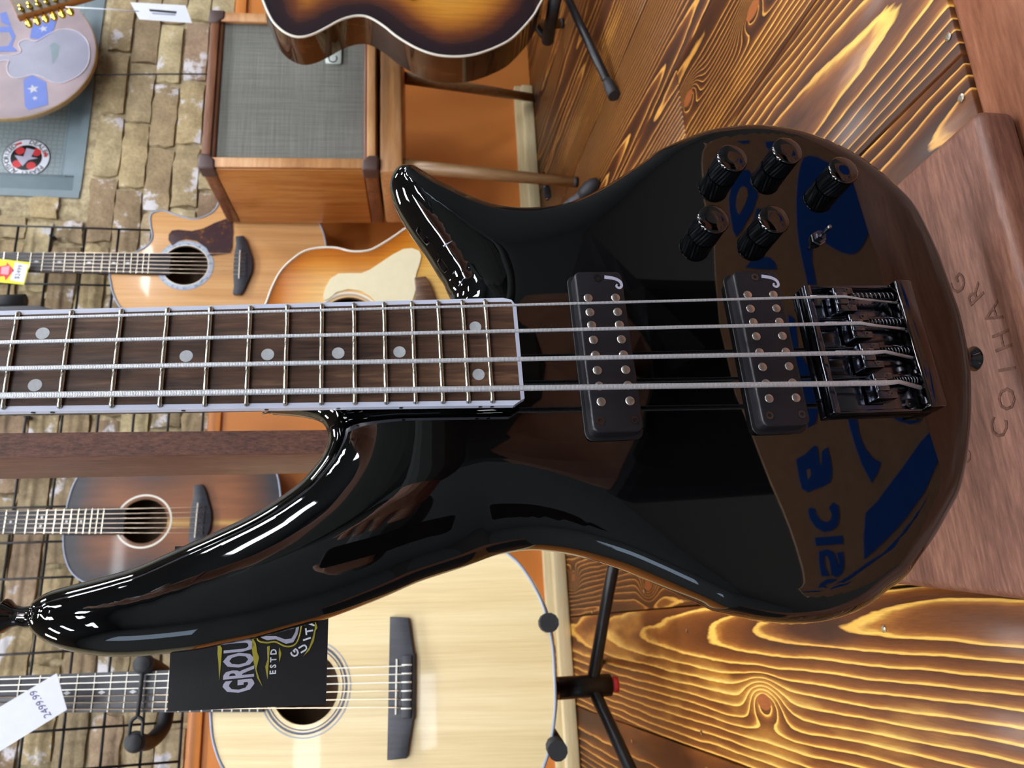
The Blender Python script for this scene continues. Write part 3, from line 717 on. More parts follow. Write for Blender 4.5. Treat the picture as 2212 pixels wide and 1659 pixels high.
def acoustic(name, label, Fm, left, right, depth, mats, hole, hole_r, rings, saddle_b, bridge, scale, fb_end, nfrets=20, fw0=.043, fw1=.056, inlay=(5,7,9,12,15,17), inlay_kind='diamond', nut=True, cut_joint=14, nylon=False, guard=None, group=None, wood_bridge='ebony', sides=None, binding_r=.0022, nstr=6, neck_roll=True, strmat='stringplain'):
    """left/right: half outlines as (b, half width) from the tail up; local a right, b up, n to the viewer"""
    g = thing(name, label, 'guitar', Fm, group)
    pl = [(-w_,b) for b,w_ in left]; pr = [(w_,b) for b,w_ in right]
    ctl = pr + pl[::-1][:-1] if pl[0] == (0,pl[0][1]) else pr + pl[::-1]
    ctl = [c for i,c in enumerate(ctl) if i == 0 or math.dist(c, ctl[i-1]) > 1e-4]
    O = resample(catmull(ctl, 6, True), .008)
    if area2(O) < 0: O = O[::-1]
    hl = [(hole[0]+x, hole[1]+y) for x,y in circ(hole_r, 36)]
    V, Tt = fill2d(O, [hl], [p for p in grid_pts(O, .016, .007) if math.dist(p, hole) > hole_r+.006])
    me = new_mesh([(x,y,0) for x,y in V], Tt)
    d = dist_to(V, O)/.17
    at = me.attributes.new('rim','FLOAT','POINT'); at.data.foreach_set('value', np.clip(d,0,1).astype(np.float32))
    obj('soundboard', me, MT[mats[0]], g)
    n = len(O)
    v = [(x,y,0) for x,y in O]+[(x,y,-depth) for x,y in O]; f = [(i,n+i,n+(i+1)%n,(i+1)%n) for i in range(n)]
    obj('sides', new_mesh(v,[q[::-1] for q in f],True), MT[mats[1]], g)
    obj('back', new_mesh([(x,y,-depth) for x,y in O],[tuple(range(n))[::-1]]), MT[mats[1]], g)
    obj('inside', new_mesh([(x*.96+hole[0]*.04,y*.96+hole[1]*.04,-depth+.004) for x,y in O],[tuple(range(n))]), MT['inside'], g)
    tube('binding', [(x,y,0) for x,y in O], binding_r, MT[mats[2]], g, 8, closed=True)
    for k,(r0,r1,mm) in enumerate(rings): annulus('rosette_ring', r0,r1,-.0002,.0005+.0001*k, MT[mm], g, T(hole[0],hole[1],0))
    annulus('soundhole_edge', hole_r-.0005, hole_r+.0012, -.004, .0004, MT['spruce'] if mats[0]=='spruce' else MT['inside'], g, T(hole[0],hole[1],0))
    hx = hole[0]
    bp = prism('bridge', [(hx+x, saddle_b+y) for x,y in bridge], 0, .0085, MT[wood_bridge], g, b=.002)
    sl = .037
    tube('saddle', [(hx-sl,saddle_b,.0095),(hx+sl,saddle_b,.0095)], .0016, MT['bone'], bp, 8)
    nutb = saddle_b+scale; fe = fb_end
    if nylon:
        box('tie_block', hx-.042,hx+.042, saddle_b-.022, saddle_b-.009, .0086, .0125, MT[wood_bridge], bp, b=.001)
        for k in range(nstr):
            a = hx-.029+.058*k/(nstr-1); tube('string_knot', [(a,saddle_b-.008,.0126),(a,saddle_b-.023,.0134)], .0011, MT['bone'], bp, 6)
    else:
        for k in range(nstr):
            a = hx-.0275+.055*k/(nstr-1); lathe('bridge_pin', [(.0022,.008),(.0026,.0105),(.001,.0112)], MT['tubeblack'], bp, T(a,saddle_b-.014,0), 10)
    def hw(b): t = (b-fe)/(nutb-fe); return (fw1+(fw0-fw1)*t)/2
    prism('fretboard', [(hx-hw(fe),fe),(hx+hw(fe),fe),(hx+hw(nutb),nutb),(hx-hw(nutb),nutb)], .0005, .0065, MT['ebony'], g, b=.0006)
    jb = saddle_b+scale*2**(-cut_joint/12)
    v=[];f=[];S=8
    for b in (jb-.004, jb+.03, nutb):
        dp = .05 if b < jb else .018
        for k in range(S+1):
            a_ = math.pi*k/S; v.append((hx-(hw(b)-.0003)*math.cos(a_), b, .0004-dp*math.sin(a_)))
    for i in range(2):
        for k in range(S): f.append((i*(S+1)+k,i*(S+1)+k+1,(i+1)*(S+1)+k+1,(i+1)*(S+1)+k))
    f += [tuple(range(S+1)), tuple(range(2*(S+1),3*(S+1)))[::-1]]
    obj('neck', new_mesh(v,f,True), MT[mats[1]], g)
    for k in range(1,nfrets+1):
        b = saddle_b+scale*2**(-k/12)
        if b < fe+.003: break
        h_ = hw(b)-.0006; obj('fret', box_me(hx-h_,hx+h_,b-.0008,b+.0008,.0064,.0076), MT['ivory'] if nylon else MT['nickel'], g)
    for k in inlay:
        b = saddle_b+scale*(2**(-k/12)+2**(-(k-1)/12))/2
        pl_ = [(0,.006),(.0022,0),(0,-.006),(-.0022,0)] if inlay_kind == 'diamond' else circ(.0024,10)
        for da in ((-.009,.009) if (inlay_kind=='dot' and k==12) else (0,)):
            prism('inlay', [(hx+da+x*1.3,b+y) for x,y in pl_], .0064, .0068, MT['pearl'], g)
    for k in range(nstr):
        t = k/(nstr-1)-.5
        tube('string', [(hx+t*.055,saddle_b-.012,.0105 if not nylon else .013),(hx+t*.055,saddle_b,.0116),(hx+t*fw0*.84,nutb,.0095)], .0006 if not nylon else .0008, (MT['bone'] if (nylon and k>2) else MT['stringplain']), g, 6)
    box('nut', hx-fw0/2, hx+fw0/2, nutb, nutb+.004, 0, .009, MT['bone'], g)
    hs = prism('headstock', [(hx-.021,nutb),(hx+.021,nutb),(hx+.037,nutb+.05),(hx+.034,nutb+.17),(hx,nutb+.178),(hx-.034,nutb+.17),(hx-.037,nutb+.05)], -.012, .003, MT['ebony'], g, b=.002)
    if guard: prism('pickguard', guard, .0003, .0022, MT[guard_mat(mats)], g)
    return g, O, nutb
def guard_mat(m): return {'cedar':'tortoise','honey':'cream'}.get(m[0],'tortoise')
STEEL = [(-.076,.013),(-.055,.011),(-.03,.0135),(0,.014),(.03,.0135),(.055,.011),(.076,.013),(.078,-.006),(.066,-.013),(.045,-.020),(.02,-.029),(0,-.031),(-.02,-.029),(-.045,-.020),(-.066,-.013),(-.078,-.006)]

# cedar cutaway on the wall, right of the neck
GY = WALL-.128
F6 = vframe(at_Y(519,570,GY), lean=0, roll=-.6)
L6 = lambda x,y: loc(F6,x,y)[:2]
rp = [L6(*p) for p in ((467,450),(451,464),(419,473),(382,465),(355,455),(342,456),(330,460),(324,469),(326,490),(329,514),(315,534),(292,546))]
low = gen_half(.49,.196,.126,.146,-.203)
right6 = low[:7] + [(.045,.180)] + [(p[1],p[0]) for p in rp]
left6 = low[:-2] + [(.285,.05),(.286,.027)]
acoustic('acoustic_guitar', 'natural cedar cutaway acoustic with tortoiseshell pickguard below the grey window', F6, left6, right6, .084, ('cedar','sapele','greyring'), tuple(L6(400,573)), .0505, [(.0515,.0535,'ivory'),(.0535,.0625,'abalone'),(.0625,.0645,'greyring')], 0.0, STEEL, .648, .157,
   guard=[L6(*p) for p in ((364,519),(365,507),(372,499),(385,497),(415,500),(440,494),(465,482),(490,473),(501,478),(503,500),(502,535),(496,548),(455,553),(446,536),(425,521),(402,517),(385,521),(372,531))])
# koa with shaded edge, between post and horn
F5 = vframe(at_Y(427,1117,GY), roll=1.2)
L5 = lambda x,y: loc(F5,x,y)[:2]
h5 = gen_half(.436,.182,.122,.138,-.172)
acoustic('acoustic_guitar', 'small dark shaded-edge koa acoustic with plain white rosette behind the post', F5, h5, h5, .08, ('koa','darkside','greyring'), tuple(L5(310,1126)), .047, [(.0535,.0575,'ivory')], 0.0, STEEL, .597, .145, inlay=(7,9,12,15,17), inlay_kind='dot')
# nylon on the floor stand, lower left
Y4 = 1.21
F4 = vframe(at_Y(860,1470,Y4), lean=15, roll=1.5)
L4 = lambda x,y: loc(F4,x,y)[:2]
h4 = gen_half(.505,.197,.132,.146,-.226)
BR4 = [(-.096,.012),(.096,.012),(.094,-.016),(.044,-.024),(.044,-.026),(-.044,-.026),(-.044,-.024),(-.094,-.016)]
acoustic('nylon_string_guitar', 'pale spruce nylon-string guitar with blue-ringed rosette on a black floor stand', F4, h4, h4, .085, ('spruce','sapele','greyring'), tuple(L4(659,1486)), .0505, [(.056,.0575,'bluering'),(.060,.0630,'bluering'),(.0665,.068,'greyring')], 0.0, BR4, .648, .196, fw0=.050, fw1=.062, inlay=(3,5,7,9), nylon=True, strmat='mixed')
# honey burst beside the black bass
Y7 = 1.36
F7 = vframe(at_Y(914,700,Y7), lean=3)
L7 = lambda x,y: loc(F7,x,y)[:2]
r7 = [L7(*p) for p in ((577,650),(588,620),(606,586),(633,559),(659,542),(691,535),(726,535),(755,542),(781,543),(805,538),(832,523),(858,506),(882,490))][::-1]
hole7 = L7(753,698)
k7 = r7[0][0]/.217
right7 = [(b*k7,w_*k7) for b,w_ in ((-.20,0),(-.198,.05),(-.185,.11),(-.15,.172),(-.105,.21),(-.055,.227),(-.01,.228))] + [(p[1],p[0]-hole7[0]) for p in r7] 
right7 = [q for q in right7]
right7.append((r7[-1][1]+.004,.03))
g7l = [(b,w_) for b,w_ in right7]
acoustic('acoustic_guitar', 'honey burst acoustic with cream pickguard half hidden behind the bass neck', F7 @ T(hole7[0],0,0), g7l, right7, .10, ('honey','sapele','ivory'), (0,hole7[1]), .051, [(.056,.0575,'greyring'),(.0595,.063,'ivory')], 0.0, [(x*1.18,y*1.15) for x,y in STEEL], .628, .19, wood_bridge='rosewood',
   guard=[(lambda q:(q[0]-hole7[0],q[1]))(L7(*p)) for p in ((700,650),(699,639),(704,620),(715,602),(731,592),(755,591),(781,591),(800,583),(824,567),(848,551),(871,539),(890,537),(906,543),(910,554),(906,572),(899,591),(897,612),(898,626),(893,644),(888,660),(835,664),(815,655),(800,640),(780,629),(753,625),(727,632),(712,645))])
# tobacco sunburst, upper right corner
Y8 = 1.21
F8 = vframe(at_Y(980,122,Y8), lean=3)
L8 = lambda x,y: loc(F8,x,y)[:2]
p8 = [L8(*p) for p in ((1171,0),(1165,11),(1152,34),(1126,64),(1099,88),(1059,107),(1019,119),(980,122),(940,118),(900,104),(859,80),(830,57),(803,40),(782,34),(758,36),(732,45),(705,60),(676,74),(652,80),(633,78),(612,68),(591,48),(578,24),(568,0))]
AX8 = .205
h8 = [(p8[0][1]-.014,0),(p8[0][1]-.011,.032)] + [(p[1],AX8-p[0]) for p in p8] + [(p8[-1][1]+.008,.07),(p8[-1][1]+.01,.03)]
jo = p8[-1][1]+.01
g8,_,nb8 = acoustic('acoustic_guitar', 'dark tobacco sunburst acoustic in the upper right corner of the stage', F8 @ T(AX8,0,0), h8, h8, .075, ('tobac','darkside','ivory'), (0,jo-.13), .05, [(.053,.06,'ivory')], jo-.288, STEEL, .648, jo-.085)
# twelve-string leaning at the far right: its head shows over the round sign
hdp = at_Y(80,20,1.62)
F12 = vframe(hdp, roll=-25, lean=2)
g12,_,nb12 = acoustic('twelve_string_guitar', 'twelve-string guitar with gold tuners leaning into the upper right corner', F12 @ T(.035,-.83,0), gen_half(.5,.2,.13,.15,-.19), gen_half(.5,.2,.13,.15,-.19), .1, ('cedar','sapele','ivory'), (0,.157), .05, [(.053,.06,'abalone')], 0, STEEL, .648, .18)
for o in list(g12.children):
    if o.name.split('.')[0] in ('headstock',): bpy.data.objects.remove(o)
MT['hsface'] = grain('brown_head_face', (58,44,26), (92,72,44), (128,102,60), rough=.3); MT['hsedge'] = grain('amber_head_edge', (120,70,24), (160,98,40), (184,124,58), rough=.3)
hb = .652
prism('headstock', [(-.024,hb),(.024,hb),(.04,hb+.05),(.040,hb+.225),(-.040,hb+.225),(-.04,hb+.05)], -.016, .0, MT['hsedge'], g12, b=.001)
prism('head_face', [(-.022,hb+.004),(.022,hb+.004),(.0385,hb+.05),(.0385,hb+.223),(-.0385,hb+.223),(-.0385,hb+.05)], .0001, .0015, MT['hsface'], g12)
for k in range(6):
    for s in (-1,1):
        b = .83-.045+.019*k-.02
        po = lathe('tuner_post', [(.0055,.001),(.0055,.004),(.003,.005),(.003,.012),(.0036,.014),(.001,.015)], MT['gold'], g12, T(s*.026,b,.0012), 14)
        lathe('tuner_button', [(.001,-.013),(.006,-.012),(.0085,-.004),(.0085,.004),(.005,.011),(.001,.012)], MT['gold'], po, T(s*.034,0,-.009) @ Matrix.Rotation(s*math.pi/2,4,'Y') @ Matrix.Diagonal((.55,1.0,1,1)), 12)
        tube('tuner_shaft', [(s*.0135,0,-.009),(s*.03,0,-.009)], .0018, MT['gold'], po, 8)
# ------------------------------------------------------------------ amplifier cabinet on its stand
def cloth():
    t = NT('grille_cloth'); v = t.coords()
    def wv(d, s):
        nd = t.n('ShaderNodeTexWave', wave_type='BANDS', bands_direction=d); nd.inputs['Scale'].default_value = s; t.l(v, nd.inputs['Vector']); return nd.outputs['Fac']
    n1 = t.noise(t.coords((1,60,1)), 6, 4, .7); n2 = t.noise(t.coords((60,1,1)), 6, 4, .7)
    f = t.math('ADD', t.math('MULTIPLY', t.math('ADD', wv('X',150), wv('Y',150)), .12), t.math('ADD', t.math('MULTIPLY', n1, .4), t.math('MULTIPLY', n2, .4)))
    t.set(color=t.ramp(f, [(.35,s2l((86,86,81))),(.55,s2l((120,120,113))),(.75,s2l((156,155,146)))]), rough=.85); t.bump(f, .4, .001); return t.m
MT['cloth'] = cloth()
MT['ampwood'] = grain('amp_hardwood', (126,68,26), (178,112,52), (206,148,84), axis=1, fine=80, stretch=12, rough=.3, bump=.1)
MT['ampwoodx'] = grain('amp_hardwood_across', (166,110,64), (192,138,88), (212,164,116), axis=0, fine=110, stretch=10, rough=.35, bump=.1)
MT['ampwoodz'] = grain('amp_side_panel', (138,76,26), (180,110,44), (206,140,66), axis=2, fine=70, stretch=10, rough=.3, bump=.1)
MT['ampdark'] = grain('amp_walnut_strip', (92,52,32), (120,74,48), (146,96,66), axis=0, fine=110, stretch=10, rough=.35, bump=.1)
MT['corner'] = plain('brown_corner_cap', (84,64,60), .4)
MT['badge'] = plain('satin_silver_badge', (205,214,208), .4, metal=.3)
YA = 1.50; tilt = 4.0
cBL = at_Y(815,368,YA)                      # lower left front corner
FA = vframe(cBL, lean=tilt, yaw=-1.0)
ax = lambda x,y: loc(FA,x,y)
AW = ax(452,28).x; AH = ax(430,380).y; AD = .24
amp = thing('guitar_amplifier', 'wooden guitar amplifier with grey woven grille cloth on a stand', 'amplifier', FA)
th = .022
box('side_panel', 0, th, .03, AH-.03, -AD, -.002, MT['ampwood'], amp, b=.003)
box('side_panel', AW-th, AW, .03, AH-.03, -AD, -.002, MT['ampwood'], amp, b=.003)
box('top_panel', 0, AW, AH-.03, AH, -AD, 0, MT['ampdark'], amp, b=.004)
box('bottom_panel', 0, AW, 0, .03, -AD, 0, MT['ampdark'], amp, b=.004)
box('front_rail', .026, AW-.026, AH-.022, AH-.003, .0002, .006, MT['ampdark'], amp, b=.002)
box('front_rail', .026, AW-.026, .003, .022, .0002, .006, MT['ampwoodx'], amp, b=.002)
box('front_stile', .002, .0255, .02, AH-.02, .0002, .006, MT['ampwoodx'], amp, b=.002)
box('front_stile', AW-.0255, AW-.002, .02, AH-.02, .0002, .006, MT['ampwoodx'], amp, b=.002)
for cx_ in (0,AW):
    for cy_ in (0,AH):
        sx_ = 1 if cx_ == 0 else -1; sy_ = 1 if cy_ == 0 else -1
        prism('corner_cap', [(cx_-sx_*.003,cy_-sy_*.003),(cx_+sx_*.033,cy_-sy_*.003),(cx_+sx_*.033,cy_+sy_*.02),(cx_+sx_*.024,cy_+sy_*.026),(cx_+sx_*.02,cy_+sy_*.033),(cx_-sx_*.003,cy_+sy_*.033)], -.03, .009, MT['corner'], amp, b=.005, seg=3)
box('grille_cloth', th, AW-th, .03, AH-.03, -.012, -.006, MT['cloth'], amp)
box('rear_panel', th, AW-th, .03, AH-.03, -AD, -AD+.01, MT['ampdark'], amp)
bp_ = ax(720,131)
bg_ = prism('badge', rrect(.06,.036,.005,4,bp_.x+.024,bp_.y), -.006, -.001, MT['badge'], amp, b=.001)
obj('badge_lettering', text_me('C I', .030, .0003), MT['darkink'], bg_, T(bp_.x+.012,bp_.y,-.0008))
# stand under it
SA_ = thing('amplifier_stand', 'wooden amplifier stand with slanted round legs against the orange wall', 'stand', FA)
box('top_frame', .0, AW, -.056, -.0045, -AD, -.004, MT['ampwoodx'], SA_, b=.006)
box('apron_rail', .002, .03, -.10, -.0565, -AD+.02, -.03, MT['ampwood'], SA_, b=.006)
FAi = FA.inverted()
def legp(name, a, foot, r0=.016, r1=.0115):
    p0 = Vector(a); p1 = FAi @ Vector(foot); d = (p1-p0).normalized()
    tube(name, [p0, p0*.5+p1*.5, p1-d*.008], [r0,(r0+r1)/2,r1], MT['ampwoodleg'], SA_, 16)
    tube('foot_cap', [p1-d*.0079, p1], r1*1.02, MT['rubber'], SA_, 14)
MT['ampwoodleg'] = grain('turned_leg_wood', (112,82,52), (142,108,72), (168,134,96), axis=1, fine=160, stretch=14, rough=.35)
ff = at_Z(1248,394,0); fr_ = at_Z(1146,212,0); fr_.y = WALL-.07; fr_.x = at_Y(1140,211,WALL-.07).x
tl = ax(862,345)
legp('leg', (.03,-.056,-.03), (ff.x,ff.y,.0008))
tr_ = loc(FA,868,168,-AD+.05)
legp('leg', (tr_.x,-.056,-AD+.05), (fr_.x,fr_.y,.0008))
legp('leg', (.03,-.056,-AD+.04), (ff.x-.02,fr_.y,.0008))
legp('leg', (AW-.03,-.056,-.03), (FA.translation.x+AW+.02,ff.y,.0008))

# ------------------------------------------------------------------ stands
def foam_arm(parent, p0, p1, r=.010): tube('padded_arm', catmull([p0,p1],2), r, MT['rubber'], parent, 12)
# stand of the nylon guitar
s4 = thing('floor_guitar_stand', 'black tubular floor stand with rubber neck strap holding the nylon guitar', 'guitar stand', T(F4.translation.x,Y4+.15,0))
o4 = Vector((F4.translation.x,Y4+.15,0))
hub = at_Y(1278,1482,Y4+.06)
topy = (F4 @ Vector((0,.62,-.05)))
tube('upright_post', [hub-o4, Vector((hub.x,hub.y+.06,hub.z+.3))-o4, topy+Vector((0,.03,-.02))-o4], .0105, MT['tubeblack'], s4, 14)
tube('hub', [hub-o4+Vector((0,0,-.03)), hub-o4+Vector((0,0,.055))], .017, MT['tubeblack'], s4, 16)
tube('hub_cap', [hub-o4+Vector((0,0,-.042)), hub-o4+Vector((0,0,-.03))], .012, MT['red'], s4, 14)
lgp = [at_Y(1340,1215,hub.y+.03), at_Z(1500,1830,0)]
def leg4(pts): tube('leg', [q-o4 for q in catmull2(pts)], .0098, MT['tubeblack'], s4, 14)
def catmull2(pts): return [Vector(p) for p in catmull([tuple(p) for p in pts],4)]
tR = at_Y(1325,1225,hub.y-.01); eR = tR+(tR-hub)*.9; eR.z = .009
leg4([hub, hub+(tR-hub)*.15, tR, eR])
tL = at_Y(1360,1659,hub.y-.06); eL = hub+(tL-hub)*((hub.z-.009)/(hub.z-tL.z)); 
leg4([hub, hub+(tL-hub)*.2, tL, eL])
leg4([hub, hub+Vector((.0,.12,-.03)), Vector((hub.x+.02,hub.y+.32,.009))])
for (x,y,s) in ((1187,1345,1),(1205,1622,-1)):
    p = at_Y(x,y,Y4-.10); p2 = Vector((p.x, Y4+.06, p.z-.022))
    foam_arm(s4, p-o4, p2-o4, .0135); tube('cradle_bar', [p2-o4, Vector((hub.x+s*.02,Y4+.10,p2.z+.02))-o4], .007, MT['tubeblack'], s4, 10)
YN4 = (F4 @ Vector((0,.40,0))).y
# yoke with strap across the fingerboard
ya = at_Y(316,1434,YN4-.004); yb = at_Y(298,1600,YN4-.004)
yk4 = [ya, at_Y(340,1446,YN4+.025), at_Y(358,1462,YN4+.055), at_Y(362,1500,YN4+.075), at_Y(356,1560,YN4+.075), at_Y(340,1588,YN4+.055), at_Y(318,1604,YN4+.025), yb]
tube('yoke', [Vector(p)-o4 for p in catmull([tuple(p) for p in yk4],5)], .0115, MT['rubber'], s4, 14)
for p in (ya,yb):
    lathe('strap_knob', [(.0145,-.002),(.0150,.003),(.0125,.006),(.0118,.0062),(.0105,.009),(.006,.011)], MT['rubber'], s4, T(*(p-o4+Vector((0,-.012,0)))) @ Matrix.Rotation(math.pi/2,4,'X'), 24)
ym = ya*.33+yb*.67
dq = (yb-ym); sdv = Vector((.0,0,1)).cross(Vector((0,1,0)))
tube('strap', [ya+Vector((0,-.016,0))-o4, ym+Vector((0,-.016,0))-o4], .0032, MT['rubber'], s4, 8)
pe = Vector((.0,0,.0085))
for s in (-1,1):
    tube('strap', [q+Vector((0,-.016,0))-o4 for q in catmull2([ym, ym+dq*.2+pe*s*.9, ym+dq*.55+pe*s, yb+pe*s*1.1])], .0026, MT['rubber'], s4, 8)
# leg of the sunburst guitar's stand
s8 = thing('floor_guitar_stand', 'black tripod stand leg with rubber tip under the sunburst acoustic', 'guitar stand', T(F8.translation.x+AX8,Y8+.1,0))
o8 = Vector((F8.translation.x+AX8,Y8+.1,0))
e8 = at_Z(1325,203,.011)
u8 = at_Y(1228,0,Y8+.05); hub8 = e8+(u8-e8)*1.9
tube('leg', [e8-o8, u8-o8, hub8-o8], .0085, MT['tubeblack'], s8, 14)
d8 = (u8-e8).normalized()
tube('rubber_tip', [e8-d8*.006-o8, e8+d8*.03-o8, e8+d8*.04-o8], [.0118,.0108,.009], MT['rubber'], s8, 14)
tube('upright_post', [hub8-o8, hub8+Vector((0,.05,.45))-o8], .011, MT['tubeblack'], s8, 14)
tube('leg', [hub8-o8, Vector((hub8.x+.25,e8.y,.01))-o8], .0085, MT['tubeblack'], s8, 14)
tube('leg', [hub8-o8, Vector((hub8.x+.22,hub8.y+.2,.01))-o8], .0085, MT['tubeblack'], s8, 14)
c8 = at_Y(1203,-22,Y8-.02); foam_arm(s8, c8-o8, Vector((c8.x,Y8+.12,c8.z-.01))-o8, .013)
tube('cradle_bar', [Vector((c8.x,Y8+.12,c8.z-.01))-o8, hub8+Vector((0,.02,.15))-o8], .007, MT['tubeblack'], s8, 10)
# stand under the honey burst: grey tube with black end cap by the amplifier leg
e7 = at_Z(1283,398,.012)
s7 = thing('floor_guitar_stand', 'grey tubular stand with black end cap beside the amplifier leg', 'guitar stand', T(e7.x-.2,e7.y,0))
o7 = Vector((e7.x-.2,e7.y,0))
b7 = at_Y(1215,450,e7.y+.04); dd = (b7-e7); b7e = e7+dd*2.2
tube('leg', [e7+dd*.25-o7, b7e-o7], .0075, MT['tubegrey'], s7, 14)
tube('end_cap', [e7-dd.normalized()*.012-o7, e7-o7, e7+dd*.18-o7, e7+dd*.32-o7, e7+dd*.45-o7], [.008,.0135,.015,.012,.0088], MT['rubber'], s7, 16)
bx7 = F7 @ Vector((hole7[0],0,0))
tube('upright_post', [b7e-o7, Vector((bx7.x,Y7+.17,.12))-o7, Vector((bx7.x,Y7+.2,.7))-o7], .0095, MT['tubeblack'], s7, 12)
tube('leg', [b7e-o7, Vector((b7e.x-.12,e7.y-.02,.012))-o7], .0075, MT['tubegrey'], s7, 12)
for s in (-.08,.08): foam_arm(s7, Vector((bx7.x+s,Y7-.03,.5*(F7@Vector((0,-.2,0))).z))-o7+Vector((0,0,.09)), Vector((bx7.x+s*.4,Y7+.17,.19))-o7, .011)
# dark clip on the floor behind the amplifier leg
cp = at_Z(1182,402,.01)
ck = thing('folded_stand_clip', 'small black folded metal clip on the boards behind the amplifier leg', 'clip', T(cp.x,cp.y,0))
for (dx,dy,dz,ang) in ((0,0,.012,20),(.03,.01,.012,-25),(.055,.02,.010,35)):
    ctr_box('blade', .035,.012,.018, MT['rubber'], T(dx-.02,dy,dz) @ Matrix.Rotation(math.radians(ang),4,'Z'), ck, .003)
tube('pivot', [(-.04,0,.012),(.05,.02,.012)], .005, MT['blackmetal'], ck, 10)

# ------------------------------------------------------------------ gridwall panel
gx1 = at_Y(150,494,WALL-.034).x; gz0 = at_Y(388,1630,WALL-.034).z
gp = thing('gridwall_panel', 'black wire gridwall panel fixed on the brick wall', 'grid panel', T(gx1-.7,WALL-.034,gz0))
PITCHG = .0765; NXG, NZG = 20, 9
wv_ = tube_me([(0,0,0),(0,0,PITCHG*NZG)], .0026, 8); wh_ = tube_me([(-PITCHG*NXG,0,0),(0,0,0)], .0030, 8)
for k in range(NXG+1): obj('wire', wv_, MT['tubeblack'], gp, T(.7-PITCHG*k,-.0056,0))
for k in range(NZG+1): obj('wire', wh_, MT['tubeblack'], gp, T(.7,0,PITCHG*k))
for k in (0,6,12): tube('wall_bracket', [(.7-PITCHG*k-.02,0,PITCHG*5),(.7-PITCHG*k-.02,.020,PITCHG*5)], .006, MT['tubeblack'], gp, 8)
# padded hanger arm beside the cedar guitar's neck
hp0 = at_Y(56,648,GY-.03); hp1 = at_Y(-40,652,GY-.03)
hg = thing('guitar_hanger', 'black padded hanger arm beside the cedar guitar neck', 'hanger', T(hp0.x,WALL-.06,hp0.z))
oh = Vector((hp0.x,WALL-.06,hp0.z))
tube('padded_arm', [hp0-oh, hp1-oh], .0135, MT['rubber'], hg, 16)
tube('arm', [hp1-oh, Vector((hp1.x-.05,WALL-.06,hp1.z+.02))-oh], .007, MT['tubeblack'], hg, 10)
box('wall_plate', -.09,-.01,-.004,.012,hp1.z-oh.z-.03,hp1.z-oh.z+.07, MT['tubeblack'], hg, b=.003)
# thin dark cable down the bricks
cb0 = at_Y(196,162,WALL-.03); cb1 = at_Y(446,160,WALL-.03)
tag(tube('cable', [cb0+Vector((0,0,.1)),cb0,(cb0+cb1)/2+Vector((.001,0,0)),cb1,cb1-Vector((0,0,.04))], .002, MT['tubeblack'], None, 8), 'thin dark cable running down the brick wall above the amplifier', 'cable')

# ------------------------------------------------------------------ sign, sticker, tags
def px_poly(pts, Fm): return [tuple(loc(Fm,x,y)[:2]) for x,y in pts]
YS = WALL-.075
FS = vframe(at_Y(20,108,YS), yaw=0)
rs = max(abs(loc(FS,209,110).y), .2)
MT['signpink'] = NT('faded_pink_print'); _t = MT['signpink']; _n = _t.noise(_t.coords(), 7, 3)
MT['signpink'] = _t.set(color=_t.ramp(_n, [(.35,s2l((134,120,128))),(.65,s2l((170,148,152)))]), rough=.3)
MT['signgrey'] = plain('faded_lilac_print', (142,142,162), .3, var=.1, scale=14); MT['signblue'] = plain('blue_print', (88,112,190), .35, var=.06)
MT['signedge'] = plain('bare_wood_edge', (176,150,110), .6); MT['signline'] = plain('pale_outline_print', (206,196,208), .35); MT['signstar'] = plain('grey_star_print', (190,192,196), .4)
sg = thing('round_sign', 'round wooden sign with faded guitar picture and blue star banners', 'sign', FS)
prism('disc', circ(rs,72), -.014, 0, MT['signedge'], sg, b=.001)
prism('printed_face', circ(rs*.988,72), .0001, .0006, MT['signpink'], sg)
gt = [(12,121),(40,117),(46,110),(41,98),(45,90),(60,86),(78,90),(100,78),(125,66),(150,64),(172,72),(188,88),(194,110),(192,135),(180,155),(160,170),(130,181),(108,176),(90,167),(70,162),(50,168),(30,169),(18,158),(16,142),(20,132),(0,133),(-30,134),(-30,121)]
prism('guitar_picture', px_poly(gt,FS), .0006, .0010, MT['signgrey'], sg)
tube('picture_outline', [(*p,.001) for p in catmull(px_poly(gt,FS),3,True)], .0016, MT['signline'], sg, 6, closed=True)
for pl_ in ([(69,60),(80,40),(124,42),(114,70),(95,80),(84,86),(65,83)],[(51,173),(70,163),(100,178),(104,226),(90,230),(62,238),(54,230)],[(0,30),(14,26),(26,62),(34,78),(26,100),(36,108),(38,112),(-30,112),(-30,104),(18,100),(26,84),(20,70),(-30,70),(-30,60),(24,58),(4,50)]):
    prism('banner', px_poly(pl_,FS), .0010, .0014, MT['signblue'], sg)
def star(cx_,cy_,r): return [(cx_+r*(1 if k%2==0 else .42)*math.cos(math.pi/2+k*math.pi/5), cy_+r*(1 if k%2==0 else .42)*math.sin(math.pi/2+k*math.pi/5)) for k in range(10)]
for (x,y,r) in ((94,63,.011),(72,193,.014),(76,213,.007)):
    c = loc(FS,x,y); prism('star', star(c.x,c.y,r), .0014, .0018, MT['signstar'], sg)
prism('top_hat_print', px_poly([(108,98),(118,92),(130,100),(126,122),(114,140),(112,118)],FS), .0010,.0013, MT['greypaint'], sg)
tube('wall_fixing', [(0,0,-.0141),(0,0,-.06)], .006, MT['tubeblack'], sg, 8)
